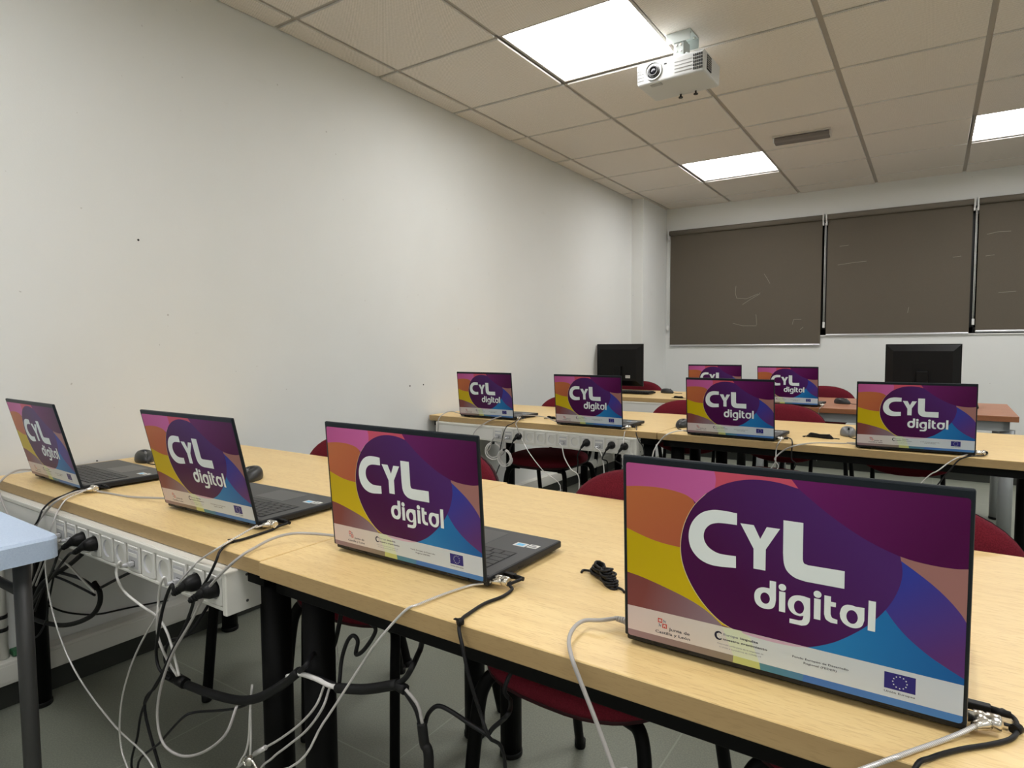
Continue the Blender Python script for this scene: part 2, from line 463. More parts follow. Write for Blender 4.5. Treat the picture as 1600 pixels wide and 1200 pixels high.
# ------------------------------------------------------------------ chairs
def sup(a, b, n, k, N, sx=1):
    t = 2*PI*k/N; c, s = math.cos(t), math.sin(t)
    return (a*math.copysign(abs(c)**(2/n), c), b*math.copysign(abs(s)**(2/n), s))
def pad(bm, rings, N=44, mi=0):
    """rings: list of lists of Vector (closed loops)"""
    vr = [[bm.verts.new(p) for p in r] for r in rings]
    for a, b in zip(vr, vr[1:]):
        for k in range(N):
            f = bm.faces.new((a[k], a[(k+1)%N], b[(k+1)%N], b[k])); f.smooth = True; f.material_index = mi
    for r in (vr[0], vr[-1]):
        f = bm.faces.new(r); f.smooth = True; f.material_index = mi
def seat_rings(spec, N=44):
    out = []
    for s, z in spec:
        r = []
        for k in range(N):
            x, y = sup(.225*s, .215*s, 2.7, k, N)
            w = 1 - .10*max(0, (y/.215))            # a little narrower to the back
            r.append(Vector((x*w, y-.03, z - .010*max(0, -y/.215)**2*s)))
        out.append(r)
    return out
def backp(x, z, off):
    zz = z-.64
    return Vector((x, .235+.16*zz - .32*x*x + off, z))
def back_rings(spec, N=44):
    out = []
    for s, off in spec:
        r = []
        for k in range(N):
            x, z = sup(.222*s, .150*s, 2.35, k, N)
            r.append(backp(x, .645+z, off))
        out.append(r)
    return out
def chair_proto(label, loc, rz):
    t = thing('chair', label, 'chair', loc, rz, 'burgundy chairs behind the desks')
    bm = new(); pad(bm, seat_rings([(.985,.432),(1.0,.440),(1.0,.452),(.965,.464),(.85,.472),(.5,.474),(.12,.473)])); link('seat', bm, BURGUNDY, t)
    bm = new(); pad(bm, seat_rings([(.15,.405),(.6,.407),(.9,.415),(.99,.426),(.985,.434),(.6,.434)])); link('seat_shell', bm, SHELL, t)
    bm = new(); pad(bm, back_rings([(.94,.0),(.99,-.006),(1.0,-.016),(.96,-.028),(.82,-.036),(.5,-.040),(.12,-.041)])); link('backrest', bm, BURGUNDY, t)
    bm = new(); pad(bm, back_rings([(.95,.002),(1.0,-.004),(.985,.008),(.85,.014),(.5,.016),(.12,.016)])); link('backrest_shell', bm, SHELL, t)
    for s in (-1, 1):
        bm = new(); P = crom([(s*.13,-.15,.398),(s*.165,-.165,.398),(s*.187,-.185,.375),(s*.198,-.20,.30),(s*.215,-.225,.004)], 6)
        tube(bm, P, .0125, 12, flat=1.25); lathe(bm, [(.014,0),(.0155,.004),(.0155,.022)], (s*.215,-.225,0), (0,0,1), 14, mi=1); link('leg', bm, [BLACKSTEEL, BLACK], t)
        bm = new(); P = crom([(s*.13,.115,.398),(s*.165,.13,.398),(s*.187,.15,.375),(s*.195,.175,.28),(s*.208,.245,.004)], 6)
        tube(bm, P, .0125, 12, flat=1.25); lathe(bm, [(.014,0),(.0155,.004),(.0155,.022)], (s*.208,.245,0), (0,0,1), 14, mi=1); link('leg', bm, [BLACKSTEEL, BLACK], t)
        bm = new(); P = crom([(s*.14,.02,.398),(s*.14,.15,.398),(s*.14,.215,.425),(s*.14,.238,.50),(s*.14,.243,.60)], 6)
        tube(bm, P, .010, 10); link('back_support', bm, BLACKSTEEL, t)
    bm = new()
    for y in (-.15, .115): tube(bm, [(-.14,y,.398),(.14,y,.398)], .011, 10)
    for x in (-.14, .14): tube(bm, [(x,-.15,.398),(x,.13,.398)], .010, 10)
    link('seat_frame', bm, BLACKSTEEL, t)
    return t
CH = chair_proto('burgundy chair pushed under the front-row desk right below the gap left of the nearest laptop', (1.775,-.515,0), R(-4))
for lab, x, y, a in (
    ('burgundy chair peeping out right of the second nearest laptop, behind the front-row desk', 1.098, -.475, 0),
    ('burgundy chair in the front row whose back shows left of the second nearest laptop', .690, -.445, 5),
    ('burgundy chair behind the right edge of the nearest laptop', 2.315, -.50, 0),
    ('burgundy chair in the middle row nearest the left wall, seat seen under the socket rail', .487, 1.50, 0),
    ('burgundy chair in the middle row between the second and third laptops from the wall', 1.228, 1.53, 0),
    ('burgundy chair in the middle row with its back between the third and fourth laptops', 1.712, 1.53, -3),
    ('burgundy chair in the middle row hidden behind the rightmost laptop', 2.30, 1.46, 4),
    ('burgundy chair at the back row behind the squarer monitor by the pillar', .252, 3.22, 0),
    ('burgundy chair at the back row behind the reddish desk, right of a laptop', 1.70, 3.22, 0)):
    dup(CH, lab, (x, y, 0), R(a))

# ------------------------------------------------------------------ pale plastic folding table, bottom left
t = thing('folding_table', 'pale blue grey plastic folding table with dark metal legs at the left edge', 'folding table', (0,0,0))
bm = new(); x1, y1 = .945, -1.232; W_, H_ = .80, .62
pl = []
rc = .022
for k in range(7):
    a = PI/2*k/6; pl.append((x1-rc+rc*math.sin(PI/2-a)*1.0, y1-rc+rc*math.sin(a)))
def rot_(p):
    c, s = math.cos(R(-1.5)), math.sin(R(-1.5)); dx, dy = p[0]-x1, p[1]-y1
    return (x1+dx*c-dy*s, y1+dx*s+dy*c)
ol = [rot_(p) for p in ([(x1,y1-H_)]+pl+[(x1-W_,y1),(x1-W_,y1-H_)])]
prof = [(0,.696,.006),(0,.698,0),(0,.735,0),(0,.7405,.0035),(0,.742,.010)]
cxm = sum(p[0] for p in ol)/len(ol); cym = sum(p[1] for p in ol)/len(ol)
vr = []
for _, z, inn in prof:
    r = []
    for p in ol:
        d = Vector((cxm-p[0], cym-p[1], 0)); d.normalize(); r.append(bm.verts.new((p[0]+d.x*inn*1.3, p[1]+d.y*inn*1.3, z)))
    vr.append(r)
n_ = len(ol)
for a, b in zip(vr, vr[1:]):
    for k in range(n_): bm.faces.new((a[k], a[(k+1)%n_], b[(k+1)%n_], b[k]))
bm.faces.new(vr[0]); bm.faces.new(vr[-1]); link('tabletop', bm, BLUEPLASTIC, t)
lp = Yp(41, 1000, -1.272)
for lx, nm in ((lp.x, 'leg'), (lp.x-.001, None)):
    if not nm: continue
    ly = -1.272
    bm = new(); tube(bm, [(lx, ly, .01), (lx-.002, ly, .40), (lx-.004, ly, .697)], .0150, 16)
    lathe(bm, [(.0165,0),(.0175,.004),(.0175,.03)], (lx, ly, 0), (0,0,1), 16, mi=1); link('leg', bm, [DARKGREYSTEEL, BLACK], t)
    bm = new(); tube(bm, [(lx-.02, ly-.44, .01), (lx-.012, ly-.44, .40), (lx-.012, ly-.44, .697)], .0150, 16)
    lathe(bm, [(.0165,0),(.0175,.004),(.0175,.03)], (lx-.02, ly-.44, 0), (0,0,1), 16, mi=1); link('leg', bm, [DARKGREYSTEEL, BLACK], t)
    for yy in (ly, ly-.44):
        bm = new(); tube(bm, [(lx-.66, yy, .01), (lx-.656, yy, .40), (lx-.65, yy, .697)], .0150, 16)
        lathe(bm, [(.0165,0),(.0175,.004),(.0175,.03)], (lx-.66, yy, 0), (0,0,1), 16, mi=1); link('leg', bm, [DARKGREYSTEEL, BLACK], t)
    bm = new(); z = Yp(20, 919, -1.272).z
    tube(bm, [(lx-.006, ly, z), (lx-.655, ly, z)], .0095, 12); link('crossbar', bm, DARKGREYSTEEL, t)
    bm = new(); box(bm, lx-.022, lx+.004, ly-.013, ly+.013, .685, .697, .002); link('leg_bracket', bm, DARKGREYSTEEL, t)
#NEXT

# ------------------------------------------------------------------ printed sticker on the laptop lids (millimetres from the lid's lower left corner)
KA = 1.22
def grad(name, c0, c1, p0, p1, rough=.36):
    m = mat(name, S(*c0, KA), rough, spec=.2); t, n, l, b = nt(m)
    c = t.nodes.new('ShaderNodeTexCoord'); sx = t.nodes.new('ShaderNodeSeparateXYZ'); l.new(c.outputs['Object'], sx.inputs[0])
    W0 = .1795
    a = (p0[0]/1000-W0, p0[1]/1000); d = ((p1[0]-p0[0])/1000, (p1[1]-p0[1])/1000); q = d[0]**2+d[1]**2
    f = mth(t, 'ADD', mth(t, 'MULTIPLY', mth(t, 'SUBTRACT', sx.outputs[0], a[0]), d[0]/q), mth(t, 'MULTIPLY', mth(t, 'SUBTRACT', sx.outputs[2], a[1]), d[1]/q))
    l.new(ramp(t, f, [(0, S(*c0, KA)), (1, S(*c1, KA))]), b.inputs['Base Color'])
    return m
def flatm(name, c, rough=.36): return mat(name, S(*c, KA), rough, spec=.2)
PM = [
 grad('print_plum', (98,26,90), (72,6,62), (215,226), (330,160)),                 #0
 grad('print_pink', (172,78,132), (186,92,150), (5,226), (115,205)),               #1
 flatm('print_coral', (190,78,98)),                                                #2
 grad('print_orange', (176,100,58), (166,88,58), (30,195), (70,130)),              #3
 grad('print_yellow', (182,158,12), (190,166,20), (5,120), (110,60)),              #4
 grad('print_brown', (118,64,60), (128,112,122), (30,70), (118,45)),               #5
 flatm('print_beige', (150,106,100)),                                              #6
 grad('print_violet_blue', (46,58,146), (86,48,106), (300,140), (352,70)),         #7
 grad('print_sky_blue', (36,116,172), (26,86,148), (245,60), (350,44)),            #8
 grad('print_violet', (72,36,98), (66,12,62), (225,205), (130,110)),               #9
 flatm('print_pale_line', (205,190,150)),                                          #10
 grad('print_band_warm', (198,182,178), (196,192,184), (5,25), (130,25)),          #11
 flatm('print_band_green', (196,204,178)),                                         #12
 grad('print_band_cool', (192,198,198), (186,194,202), (160,25), (350,25)),        #13
 grad('print_strip_mauve', (138,112,118), (126,116,98), (5,5), (137,5)),           #14
 flatm('print_strip_green', (178,182,112)),                                        #15
 grad('print_strip_teal', (74,122,132), (72,118,150), (166,5), (212,5)),           #16
 grad('print_strip_blue', (66,106,168), (72,120,176), (213,5), (354,5)),           #17
 flatm('print_white', (216,223,221)),                                              #18
 flatm('print_ink', (34,34,52)),                                                   #19
 flatm('print_crest_red', (178,44,34)),                                            #20
 flatm('print_flag_blue', (44,40,110)),                                            #21
 flatm('print_pale_pink', (190,160,176)),                                          #22
 flatm('print_grey_ink', (110,114,128)),                                           #23
]
SBM = new()
def layer_poly(loops, mi, layer):
    """loops: list of closed 2D loops in mm, the first the outline"""
    vs = []; L3 = []
    for lp in loops:
        L3.append([Vector((p[0], p[1], 0)) for p in lp]); vs += lp
    bv = [SBM.verts.new((p[0]/1000-.1795, -.00016-.000035*layer, p[1]/1000)) for p in vs]
    for tri in tessellate_polygon(L3):
        try:
            f = SBM.faces.new([bv[i] for i in tri]); f.material_index = mi
        except ValueError: pass
def sm(*segs):
    """join smoothed segments; a segment of two points stays straight"""
    out = []
    for s in segs:
        q = [(p.x, p.y) for p in crom([(a, b, 0) for a, b in s], 5)] if len(s) > 2 else list(s)
        if out and (abs(out[-1][0]-q[0][0])+abs(out[-1][1]-q[0][1])) < 1e-6: q = q[1:]
        out += q
    if abs(out[0][0]-out[-1][0])+abs(out[0][1]-out[-1][1]) < 1e-6: out.pop()
    return out
def ell(cx, cy, rx, ry, n=28): return [(cx+rx*math.cos(2*PI*k/n), cy+ry*math.sin(2*PI*k/n)) for k in range(n)]
def rrect(x0, y0, x1, y1, r):
    o = []
    for cx, cy, a0 in ((x1-r,y1-r,0),(x0+r,y1-r,90),(x0+r,y0+r,180),(x1-r,y0+r,270)):
        for k in range(6): a = math.radians(a0+18*k); o.append((cx+r*math.cos(a), cy+r*math.sin(a)))
    return o
LX, RX, TY = 4.9, 355.3, 225.9
layer_poly([rrect(LX, 1.3, RX, TY, 3.2)], 0, 0)
pinkor = [(89.0,189.6),(80,194.2),(64,197.4),(44.7,198.6),(23,197.6),(LX,195.4)]
layer_poly([sm([(LX,195),(LX,222.7)],[(LX,222.7),(5.8,225),(8.1,TY)],[(8.1,TY),(114.8,TY)],[(114.8,TY),(116.5,217),(115.3,206)],[(115.3,206),(95,184)],[(95,184),(89,189.6)],pinkor)], 1, 1)
layer_poly([sm([(114.8,TY),(197.8,TY)],[(197.8,TY),(204.8,216.6)],[(204.8,216.6),(180,210)],[(180,210),(115.3,206)],[(115.3,206),(116.5,217),(114.8,TY)])], 2, 1)
oryel = [(76,128.2),(55.6,129.4),(39.2,131.8),(22.4,136),(LX,141.5)]
layer_poly([sm(pinkor[::-1],[(89,189.6),(100,170)],[(100,170),(95,128)],[(95,128),(76,128.2)],oryel,[(LX,141.5),(LX,195.4)])], 3, 1)
yelbr = [(LX,84.2),(21.9,81.8),(38.8,78.2),(58.5,73.3),(78,67.8),(93.4,62.3),(108.8,54.6),(123.8,43.4)]
layer_poly([sm(oryel[::-1],[(76,128.2),(100,120)],[(100,120),(135,42)],[(135,42),(123.8,43.4)],yelbr[::-1],[(LX,84.2),(LX,141.5)])], 4, 1)
layer_poly([sm(yelbr,[(123.8,43.4),(123.8,40.6)],[(123.8,40.6),(LX,40.6)],[(LX,40.6),(LX,84.2)])], 5, 1)
pb = [(299.5,159.2),(312.4,156.6),(328.3,155.2),(344,155.3),(RX,157)]
bu = [(298,156.5),(312.7,146.6),(328.8,134.6),(342,122.2),(351,111.3),(RX,104.2)]
layer_poly([sm(pb,[(RX,157),(RX,104.2)],bu[::-1],[(298,156.5),(299.5,159.2)])], 6, 1)
bb = [(284,108),(288.5,100.7),(297.8,87.8),(309.1,75.9),(325.6,63.3),(341.5,54.3),(RX,47.4)]
layer_poly([sm(bu,[(RX,104.2),(RX,47.4)],bb[::-1],[(284,108),(298,156.5)])], 7, 1)
layer_poly([sm(bb,[(RX,47.4),(RX,40.6)],[(RX,40.6),(205,40.6)],[(205,40.6),(245,70)],[(245,70),(284,108)])], 8, 1)
circ = [(204.8,216.6),(186.9,220.5),(166.8,221.8),(146.2,219.3),(124.8,211.6),(105.7,198.8),(91.4,182.6),(81.4,163.5),(76,144),(74.8,126.5),(76.6,111.5),(81.6,96.5),(90.2,80.3),(102.7,64),(117.8,50.6),(132,43.2),(147,39.6),(166,38),(188,37.8),(204,39),(217.5,41.9),(240,52.9),(259.1,67.4),(274.8,82.8),(286.4,98),(295.2,114.2),(300.7,131),(302,144.8),(299.9,159.0)]
join = [(299.9,159.0),(282.6,165.4),(261.8,175.4),(233,194),(204.8,216.6)]
blob = sm(circ, join)
left = [(p[0]*1.0+ -(.9 if p[0] < 205 else 0), p[1]) for p in blob if p[0] < 150 and p[1] < 215]
thin = sm([(p[0]-.8, p[1]-.25) for p in circ[5:17]])
layer_poly([thin + [(p.x, p.y) for p in crom([(a, b, 0) for a, b in circ[5:17]], 5)][::-1]], 10, 3)
layer_poly([blob], 9, 2)
# pale band and the coloured strip under it
layer_poly([[(LX,41.2),(124,41.9),(137,9.9),(LX,9.7)]], 11, 4)
layer_poly([[(124,41.9),(145.7,41.9),(156,36),(166,9.4),(137,9.9)]], 12, 4)
layer_poly([[(145.7,41.9),(RX,40.9),(RX,9.4),(166,9.4),(156,36)]], 13, 4)
layer_poly([sm([(145.7,41.7),(217,41.5)],[(217,41.5),(204,39),(188,37.8),(166,38),(150,39.4),(145.7,41.7)])], 22, 5)
layer_poly([[(LX,9.7),(137,9.9),(136.4,1.4),(8,1.4),(5.8,2.3),(LX,4.5)]], 14, 4)
layer_poly([[(137,9.9),(166,9.4),(167.2,1.4),(136.4,1.4)]], 15, 4)
layer_poly([[(166,9.4),(212.5,9.4),(211.6,1.4),(167.2,1.4)]], 16, 4)
layer_poly([[(212.5,9.4),(RX,9.4),(RX,4.5),(354.3,2.3),(352.1,1.4),(211.6,1.4)]], 17, 4)
# lettering
LT = 6
layer_poly([sm([(140.6,180),(126.4,180.9),(113.2,180.1),(101.2,175.6),(92.2,167.2),(86.4,156.4),(84.4,144),(86.6,131.5),(93.2,121.9),(102.7,115.9),(116.2,113.6),(139.6,115.6)],[(139.6,115.6),(139.5,129.6)],[(139.5,129.6),(126.5,129),(117.7,129.8),(109.2,133.9),(103.9,140.4),(102.4,148),(104.6,156),(110.2,162.2),(117.6,165.2),(126.4,166.2),(140.5,166.4)],[(140.5,166.4),(140.6,180)])], 18, LT)
layer_poly([[(144.3,169.2),(159,169.2),(166,154.5),(172.8,169.2),(186.7,169.2),(172,143.5),(171.8,119),(158.9,119),(158.9,142)]], 18, LT)
layer_poly([sm([(190.1,179.7),(210.2,179.7)],[(210.2,179.7),(210.1,139.5)],[(210.1,139.5),(211.4,135.2),(215.6,133.8)],[(215.6,133.8),(250.7,134.2)],[(250.7,134.2),(250.7,115.1)],[(250.7,115.1),(213,115.1)],[(213,115.1),(202.4,117.2),(194.4,123.2),(191,131.5),(190.1,142.7)],[(190.1,142.7),(190.1,179.7)])], 18, LT)
layer_poly([sm([(176.5,108.5),(183.2,108.5)],[(183.2,108.5),(183.2,87)],[(183.2,87),(181.6,79.7),(177.6,75.8),(171.6,74.7),(165.6,76),(161.4,80.2),(160,87),(161.2,93.2),(164.8,97.4),(170,99.3),(176.5,99.4)],[(176.5,99.4),(176.5,108.5)]), ell(171.7,87.1,5.1,6.5)], 18, LT)
for cx in (189.75, 225.2):
    layer_poly([ell(cx,103.5,3.9,3.9)], 18, LT); layer_poly([[(cx-3.25,98.5),(cx+3.2,98.5),(cx+3.2,75.4),(cx-3.3,75.4)]], 18, LT)
layer_poly([sm([(208.1,74.9),(202.4,75.6),(197.9,79),(195.6,85),(196.6,91),(200,95.6),(205.2,97.9),(211.2,98.2),(218,97.2)],[(218,97.2),(218.3,77.5)],[(218.3,77.5),(217.6,71),(214.8,66.6),(209.8,64.6)],[(209.8,64.6),(197.4,64.7)],[(197.4,64.7),(197.5,69.8)],[(197.5,69.8),(207,69.8)],[(207,69.8),(210.4,71.3),(211.7,76.2)],[(211.7,76.2),(208.1,74.9)]), ell(207,84.9,5.1,7.4)], 18, LT)
layer_poly([sm([(231.9,104),(238.3,104)],[(238.3,104),(238.2,98.2)],[(238.2,98.2),(243.1,98.2)],[(243.1,98.2),(243,93.2)],[(243,93.2),(238,93.2)],[(238,93.2),(238.1,84.4)],[(238.1,84.4),(239.9,80.8),(244.7,79.8)],[(244.7,79.8),(244.7,75.2)],[(244.7,75.2),(238.4,75.1)],[(238.4,75.1),(233.7,77.8),(231.9,83)],[(231.9,83),(231.9,104)])], 18, LT)
layer_poly([sm([(246.8,87.6),(248.6,94.3),(252.3,98),(257,98.9),(261.8,98.2)],[(261.8,98.2),(269.6,98.6)],[(269.6,98.6),(269.7,85)],[(269.7,85),(267.6,78.6),(263,75.2),(257.2,74.7),(251.2,77.2),(247.8,82),(246.8,87.6)]), ell(258.4,86.3,5.3,7.4)], 18, LT)
layer_poly([[(273.2,107.6),(279.8,107.6),(279.6,75.5),(272.9,75.5)]], 18, LT)
# flag of twelve stars
layer_poly([[(288.8,36.1),(316.2,36.1),(316.2,18.7),(288.8,18.7)]], 21, LT)
for k in range(12):
    a = 2*PI*k/12; cx, cy = 302.6+6.2*math.cos(a), 27.4+6.2*math.sin(a)
    layer_poly([[(cx+(.95 if q%2==0 else .4)*math.sin(PI*q/5), cy+(.95 if q%2==0 else .4)*math.cos(PI*q/5)) for q in range(10)]], 18, LT+1)
# crest: four quarters with castle and lion
for qx, qy, red in ((45.2,27.4,1),(51,27.4,0),(45.2,21.4,0),(51,21.4,1)):
    layer_poly([[(qx,qy),(qx+5.7,qy),(qx+5.7,qy+5.7),(qx,qy+5.7)]], 20 if red else 11, LT)
    if red:
        layer_poly([[(qx+1.2,qy+1),(qx+2.3,qy+1),(qx+2.3,qy+2.4),(qx+3.4,qy+2.4),(qx+3.4,qy+1),(qx+4.5,qy+1),(qx+4.5,qy+4.6),(qx+3.7,qy+4.6),(qx+3.7,qy+3.8),(qx+3.2,qy+3.8),(qx+3.2,qy+4.9),(qx+2.5,qy+4.9),(qx+2.5,qy+3.8),(qx+2,qy+3.8),(qx+2,qy+4.6),(qx+1.2,qy+4.6)]], 11, LT+1)
    else:
        layer_poly([[(qx+1,qy+.8),(qx+1.7,qy+.8),(qx+2,qy+2),(qx+3.2,qy+2),(qx+3.5,qy+.8),(qx+4.2,qy+.8),(qx+4.1,qy+2.6),(qx+4.8,qy+4.2),(qx+4.4,qy+4.6),(qx+3.9,qy+3.2),(qx+2.6,qy+3.2),(qx+2.6,qy+4.7),(qx+1.3,qy+4.9),(qx+.9,qy+4),(qx+1.6,qy+3.2)]], 23, LT+1)
# round mark left of the slogan
ring = [(120.2+5.0*math.cos(math.radians(a)), 29.8+5.4*math.sin(math.radians(a))) for a in range(40, 325, 12)]
ring2 = [(121.0+3.1*math.cos(math.radians(a)), 29.8+3.5*math.sin(math.radians(a))) for a in range(320, 36, -12)]
layer_poly([ring+ring2], 19, LT)
for sx_, sy_ in ((118.6,31.4),(121.8,30.6),(119.6,28)): layer_poly([[(sx_+(1.0 if q%2==0 else .42)*math.sin(PI*q/5), sy_+(1.0 if q%2==0 else .42)*math.cos(PI*q/5)) for q in range(10)]], 18, LT+1)
def text(body, x0, x1, y0, h, mi, bold=.0, center=False):
    cu = bpy.data.curves.new('t', 'FONT'); cu.body = body; cu.size = 1; cu.offset = bold; cu.resolution_u = 2
    ob = bpy.data.objects.new('t', cu); COL.objects.link(ob)
    bpy.context.view_layer.update()
    me = bpy.data.meshes.new_from_object(ob.evaluated_get(bpy.context.evaluated_depsgraph_get()))
    mn = min(v.co.x for v in me.vertices); mx = max(v.co.x for v in me.vertices)
    k = (x1-x0)/(mx-mn)
    vs = [SBM.verts.new(((x0+(v.co.x-mn)*k)/1000-.1795, -.00016-.000035*(LT+1), (y0+v.co.y*h/.70)/1000)) for v in me.vertices]
    for p in me.polygons:
        try:
            f = SBM.faces.new([vs[i] for i in p.vertices]); f.material_index = mi
        except ValueError: pass
    bpy.data.objects.remove(ob); bpy.data.meshes.remove(me); bpy.data.curves.remove(cu)
text('Junta de', 59.2, 85.4, 20.2, 3.6, 19, .014)
text('Castilla y León', 41.8, 85.8, 13.9, 3.5, 19, .014)
text('Europa ', 125.6, 142.4, 31.4, 2.7, 23, .01)
text('impulsa', 145, 164.6, 31.4, 2.7, 19, .02)
text('nuestro crecimiento', 125.2, 174.6, 25.6, 2.7, 19, .02)
text('Financiado como parte de la respuesta de', 118.8, 170.4, 19.6, 1.7, 23, .0)
text('la Unión a la pandemia de COVID-19', 121, 167.8, 15.8, 1.7, 23, .0)
text('Fondo Europeo de Desarrollo', 201, 256.2, 26.2, 2.3, 19, .008)
text('Regional (FEDER)', 212.4, 245, 21.6, 2.3, 19, .008)
text('Unión Europea', 288.9, 316, 14.5, 2.1, 19, .008)
SBM.normal_update()
for f in SBM.faces:
    if f.normal.y > 0: f.normal_flip()

# ------------------------------------------------------------------ laptops
LW, LH, LD, HZ = .1795, .235, .2365, .013
def laptop_proto(label, loc, rz, tilt):
    t = thing('laptop', label, 'laptop', loc, rz, 'open laptops with printed lids')
    # base: wedge with bevelled rim
    bm = new(); box(bm, -LW, LW, .006, LD, .0045, .0195, .003)
    for v in bm.verts:
        if v.co.y > LD-.03 and v.co.z < .012: v.co.z += .002
    bm2 = bm
    for x0_, w_ in ((.196,.013),(.168,.008),(.142,.015)):              # ports on the right flank
        box(bm2, LW-.001, LW+.0006, .215-x0_+.02, .215-x0_+.02+w_, .0085, .0125, 0, mi=1)
    box(bm2, -LW-.0006, -LW+.001, .03, .046, .0065, .0155, 0, mi=1)
    link('base', bm2, [LAPTOP, KEYWELL], t)
    bm = new(); box(bm, -LW+.003, LW-.003, .014, LD-.003, .0193, .0199, .0003); link('deck', bm, DECK, t)
    bm = new(); box(bm, -.152, .152, .028, .130, .0196, .02, 0, mi=1)
    rows = [(.0300,.0105,16,.0),(.0420,.0155,15,.0),(.0588,.0155,15,.003),(.0756,.0155,14,.005),(.0924,.0155,13,.008),(.1092,.0155,10,.0)]
    for y, h, n, off in rows:
        widths = [1.0]*n
        if n == 15: widths[-1 if off == 0 else 0] = 1.5
        if n == 14: widths[0] = 1.4; widths[-1] = 1.6
        if n == 13: widths[0] = 1.8; widths[-1] = 2.0
        if n == 10: widths[4] = 4.6
        tot = sum(widths); gap = .0031; W = .302-gap*(n-1); x = .151   # keyboard reads from the user's side, so it runs from right to left here
        for wd in widths:
            w = W*wd/tot; box(bm, x-w, x, y, y+h, .0197, .0212, .0005, mi=0, seg=1); x -= w+gap
    link('keyboard', bm, [KEY, KEYWELL], t)
    bm = new(); box(bm, -.035, .073, .142, .218, .0198, .0202, .0002); link('touchpad', bm, PAD, t)
    bm = new(); box(bm, .118, .143, .163, .182, .0199, .0203, 0, mi=0); box(bm, .123, .138, .167, .178, .0202, .0204, 0, mi=1)
    o = link('badge', bm, [STWHITE, STBLUE], t); o['label'] = 'blue and white badge'
    bm = new(); box(bm, .146, .166, .166, .184, .0199, .0203, 0, mi=0); box(bm, .148, .164, .169, .174, .0202, .0204, 0, mi=1); box(bm, .150, .160, .177, .181, .0202, .0204, 0, mi=1)
    o = link('badge', bm, [LABELW, INKGREY], t); o['label'] = 'white badge'
    bm = new()
    for x in (-.12, .12): tube(bm, [(x-.022, .008, .0125), (x+.022, .008, .0125)], .0052, 12)
    link('hinge', bm, LAPTOP, t)
    for x in (-.15, .15):
        for y in (.03, .215):
            bm = new(); box(bm, x-.02, x+.02, y-.005, y+.005, 0, .0065, .0015); link('rubber_foot', bm, RUBBER, t)
    lid = bpy.data.objects.new('lid', None)
    bm = new(); box(bm, -LW, LW, 0, .0062, 0, LH, .0022, seg=2)
    lid = link('lid', bm, LAPEDGE, t, (0, 0, HZ)); lid.rotation_euler = (tilt, 0, 0)
    bm = new(); box(bm, -LW+.004, LW-.004, .0060, .0066, .016, LH-.007, .0002); link('screen', bm, SCREEN, lid)
    st = link('printed_sticker', SBM, PM, lid, fixn=False); st['label'] = 'purple and multicoloured sticker lettered CYL digital'
    return t
def place(root, loc, rz, tilt, lab):
    r = dup(root, lab, loc, rz)
    for c in r.children:
        if c.name.startswith('lid'): c.rotation_euler = (tilt, 0, 0)
    return r
FIT = [
 ('largest laptop, nearest the camera at lower right', 2.2237,-1.0249,-.0154,.0399),
 ('open laptop in the middle of the front row, second nearest the camera', 1.6102,-.9719,-.0226,.0705),
 ('open laptop in the front row on the left desk, second from the wall', 1.0174,-.9706,.0038,.2198),
 ('leftmost open laptop, front row beside the left wall, tilted furthest back', .3143,-1.0012,-.0472,.2432),
 ('open laptop in the middle row nearest the left wall', .3998,.9522,-.0243,.0995),
 ('open laptop in the middle row, second from the wall, in front of the squarer monitor', 1.0246,.9072,-.0463,.0794),
 ('open laptop in the middle row, third from the wall, hiding part of a back-row laptop', 1.6793,.8798,-.0598,.075),
 ('rightmost open laptop of the middle row, in front of the wider monitor', 2.3187,.8692,.02,.03),
 ('farthest back-row laptop, only its top edge seen over a middle-row laptop', 1.1172,2.66,.06,.06),
 ('back-row laptop on the reddish desk, left of a grey mouse', 1.6179,2.4828,-.06,.09)]
LAPS = []
for i, (lab, x, y, rz, ti) in enumerate(FIT):
    if i == 0: LAPS.append(laptop_proto(lab, (x, y, TT), rz, ti)); P0 = LAPS[0]
    else: LAPS.append(place(P0, (x, y, TT), rz, ti, lab))
bpy.context.view_layer.update()
def onlap(i, x, y, z): 
    o = LAPS[i]; return Matrix.Translation(o.location) @ Matrix.Rotation(o.rotation_euler.z, 4, 'Z') @ Vector((x, y, z))
#NEXT

